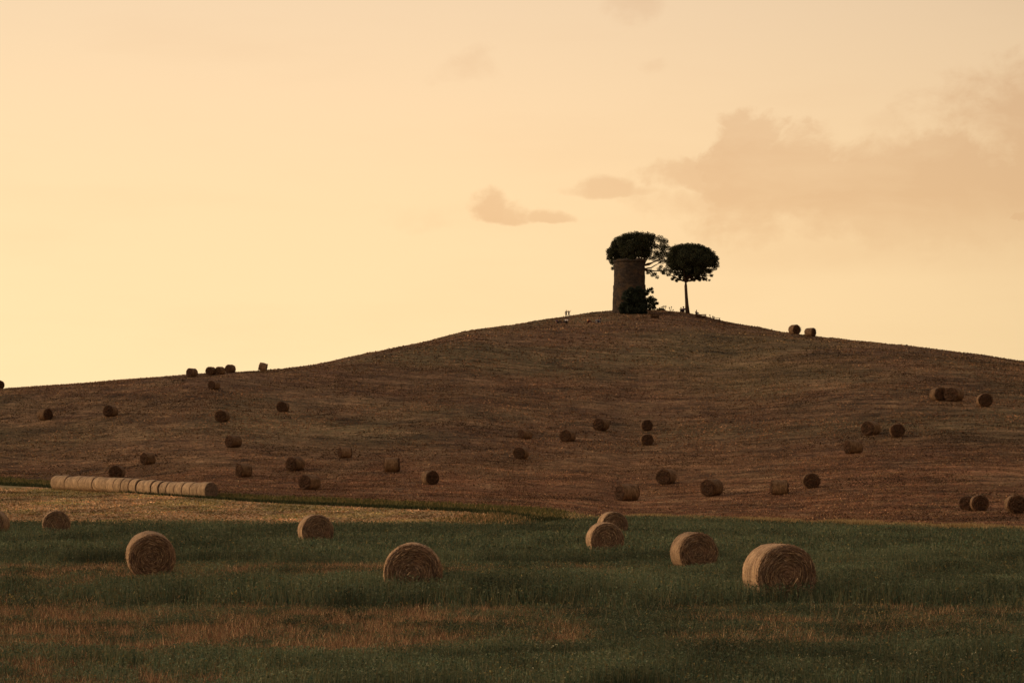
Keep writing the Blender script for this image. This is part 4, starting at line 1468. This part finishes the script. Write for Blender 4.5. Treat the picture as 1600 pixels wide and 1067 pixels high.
S_DARK = flat_mat('dark_shirt', srgb(40, 34, 34)); S_PALE = flat_mat('pale_shirt', srgb(226, 214, 204)); S_PURP = flat_mat('plum_shirt', srgb(92, 66, 84))
S_ORNG = flat_mat('orange_shirt', srgb(222, 160, 104)); T_DARK = flat_mat('dark_trousers', srgb(44, 36, 36)); T_BLUE = flat_mat('blue_trousers', srgb(54, 54, 82)); T_RED = flat_mat('maroon_trousers', srgb(86, 40, 36))
UP = posed(STAND, elL=(-.36, 0, 1.55), haL=(-.42, -.05, 1.8), elR=(.38, 0, 1.52), haR=(.5, -.03, 1.76), kneeL=(-.2, -.1, .5), footL=(-.3, .05, .12), toeL=(-.36, -.1, .06))
REACH = posed(STAND, elR=(.42, -.03, 1.42), haR=(.66, -.05, 1.44), head=(.02, 0, 1.6))
Yp = float(f_yc(885)) - 14.0
person('person standing on the skyline left of the tower with one arm held out', stand_at(884.6, Yp), 0, REACH, S_DARK, T_DARK, None, 'pair standing on the skyline', 0.9)
person('person on the skyline left of the tower with both arms raised', stand_at(888.8, Yp - 0.5), 0, UP, S_DARK, T_DARK, None, 'pair standing on the skyline', 0.84)


def sit_at(u, y):
    X, Y, Z = hit(u, y)
    return (X, Y, Z)


LEAN = posed(SIT, chest=(0, .3, .44), neck=(0, .34, .6), head=(0, .33, .74), shL=(-.19, .3, .55), shR=(.19, .3, .55), elL=(-.28, .42, .32), elR=(.28, .42, .32), haL=(-.28, .5, .06), haR=(.28, .5, .06),
             kneeL=(-.14, -.38, .3), kneeR=(.16, -.36, .4), footL=(-.15, -.78, .07), footR=(.18, -.7, .07), toeL=(-.16, -.88, .1), toeR=(.19, -.84, .08))
person('person in plum top reclining on the slope left of the one in pale shirt', sit_at(872.5, 504.5), 70, LEAN, S_PURP, T_DARK, None, 'people sitting on the slope left of the tower', 1.05)
person('person in pale shirt sitting under the standing pair', sit_at(884.5, 505.5), -30, SIT, S_PALE, T_DARK, None, 'people sitting on the slope left of the tower', 1.15)
person('person in orange top sitting with maroon trousers on the slope', sit_at(919.5, 504.5), 55, SIT, S_ORNG, T_RED, M_FAIR, 'people sitting on the slope left of the tower', 1.1)
person('dark clad person sitting beside the small white table', sit_at(936.0, 504.0), -45, SIT, S_DARK, T_BLUE, None, 'people sitting on the slope left of the tower', 1.25)
Yq = 541.0
person('person seated left of the pine trunk, farther from the trunk', stand_at(1064.4, Yq), 20, SIT, S_DARK, T_DARK, None, 'people seated by the pine trunk', 1.15)
person('person seated close against the left side of the pine trunk', stand_at(1067.6, Yq + 0.6), -15, posed(SIT), S_PURP, T_DARK, None, 'people seated by the pine trunk', 1.45)
person('person sitting alone on the skyline right of the pine trunk', stand_at(1088.5, 528), 30, SIT, S_DARK, T_DARK, None, 'people seated by the pine trunk', 1.15)


def blanket(label, u, y, w, dpt, mat):
    X, Y, Z = hit(u, y)
    n = 10
    gx, gy = np.meshgrid(np.linspace(-w / 2, w / 2, n), np.linspace(-dpt / 2, dpt / 2, n))
    gz = ground(X + gx, Y + gy) + 0.05 + 0.05 * fbm(gx * 4 + 5, gy * 4 + 5, 7, 2) - Z
    me = mesh_np('picnic_blanket', np.stack([gx, gy, gz], -1).reshape(-1, 3), grid_faces(n, n), 4, True)
    o = obj('picnic_blanket', me, mat, None, (X, Y, Z))
    md = o.modifiers.new('thick', 'SOLIDIFY'); md.thickness = 0.03
    return tag(o, label, 'blanket', 'picnic blankets on the slope')


M_BLA = flat_mat('dark_blanket', srgb(58, 44, 44)); M_BLB = flat_mat('navy_blanket', srgb(48, 44, 58))
blanket('dark brown blanket under the person in pale shirt and the recliner', 879, 505, 2.4, 2.2, M_BLA)
blanket('dark navy blanket between the orange top and the small white table', 927, 504, 2.0, 2.4, M_BLB)
M_WHITE = flat_mat('white_table_paint', srgb(206, 200, 188))
X, Y, Z = hit(934.5, 505.5)
ct = empty('camping_table', (X, Y, Z))
tag(ct, 'small white folding table beside the dark clad sitter', 'table')
obj('table_top', box(0, 0, 0.56, 1.1, 0.6, 0.05), M_WHITE, ct)
for sx in (-1, 1):
    for sy in (-1, 1):
        obj('leg', tube([(sx * 0.38, sy * 0.2, -0.05), (sx * 0.32, sy * 0.16, 0.54)], [0.02, 0.02], 6), M_WHITE, ct)
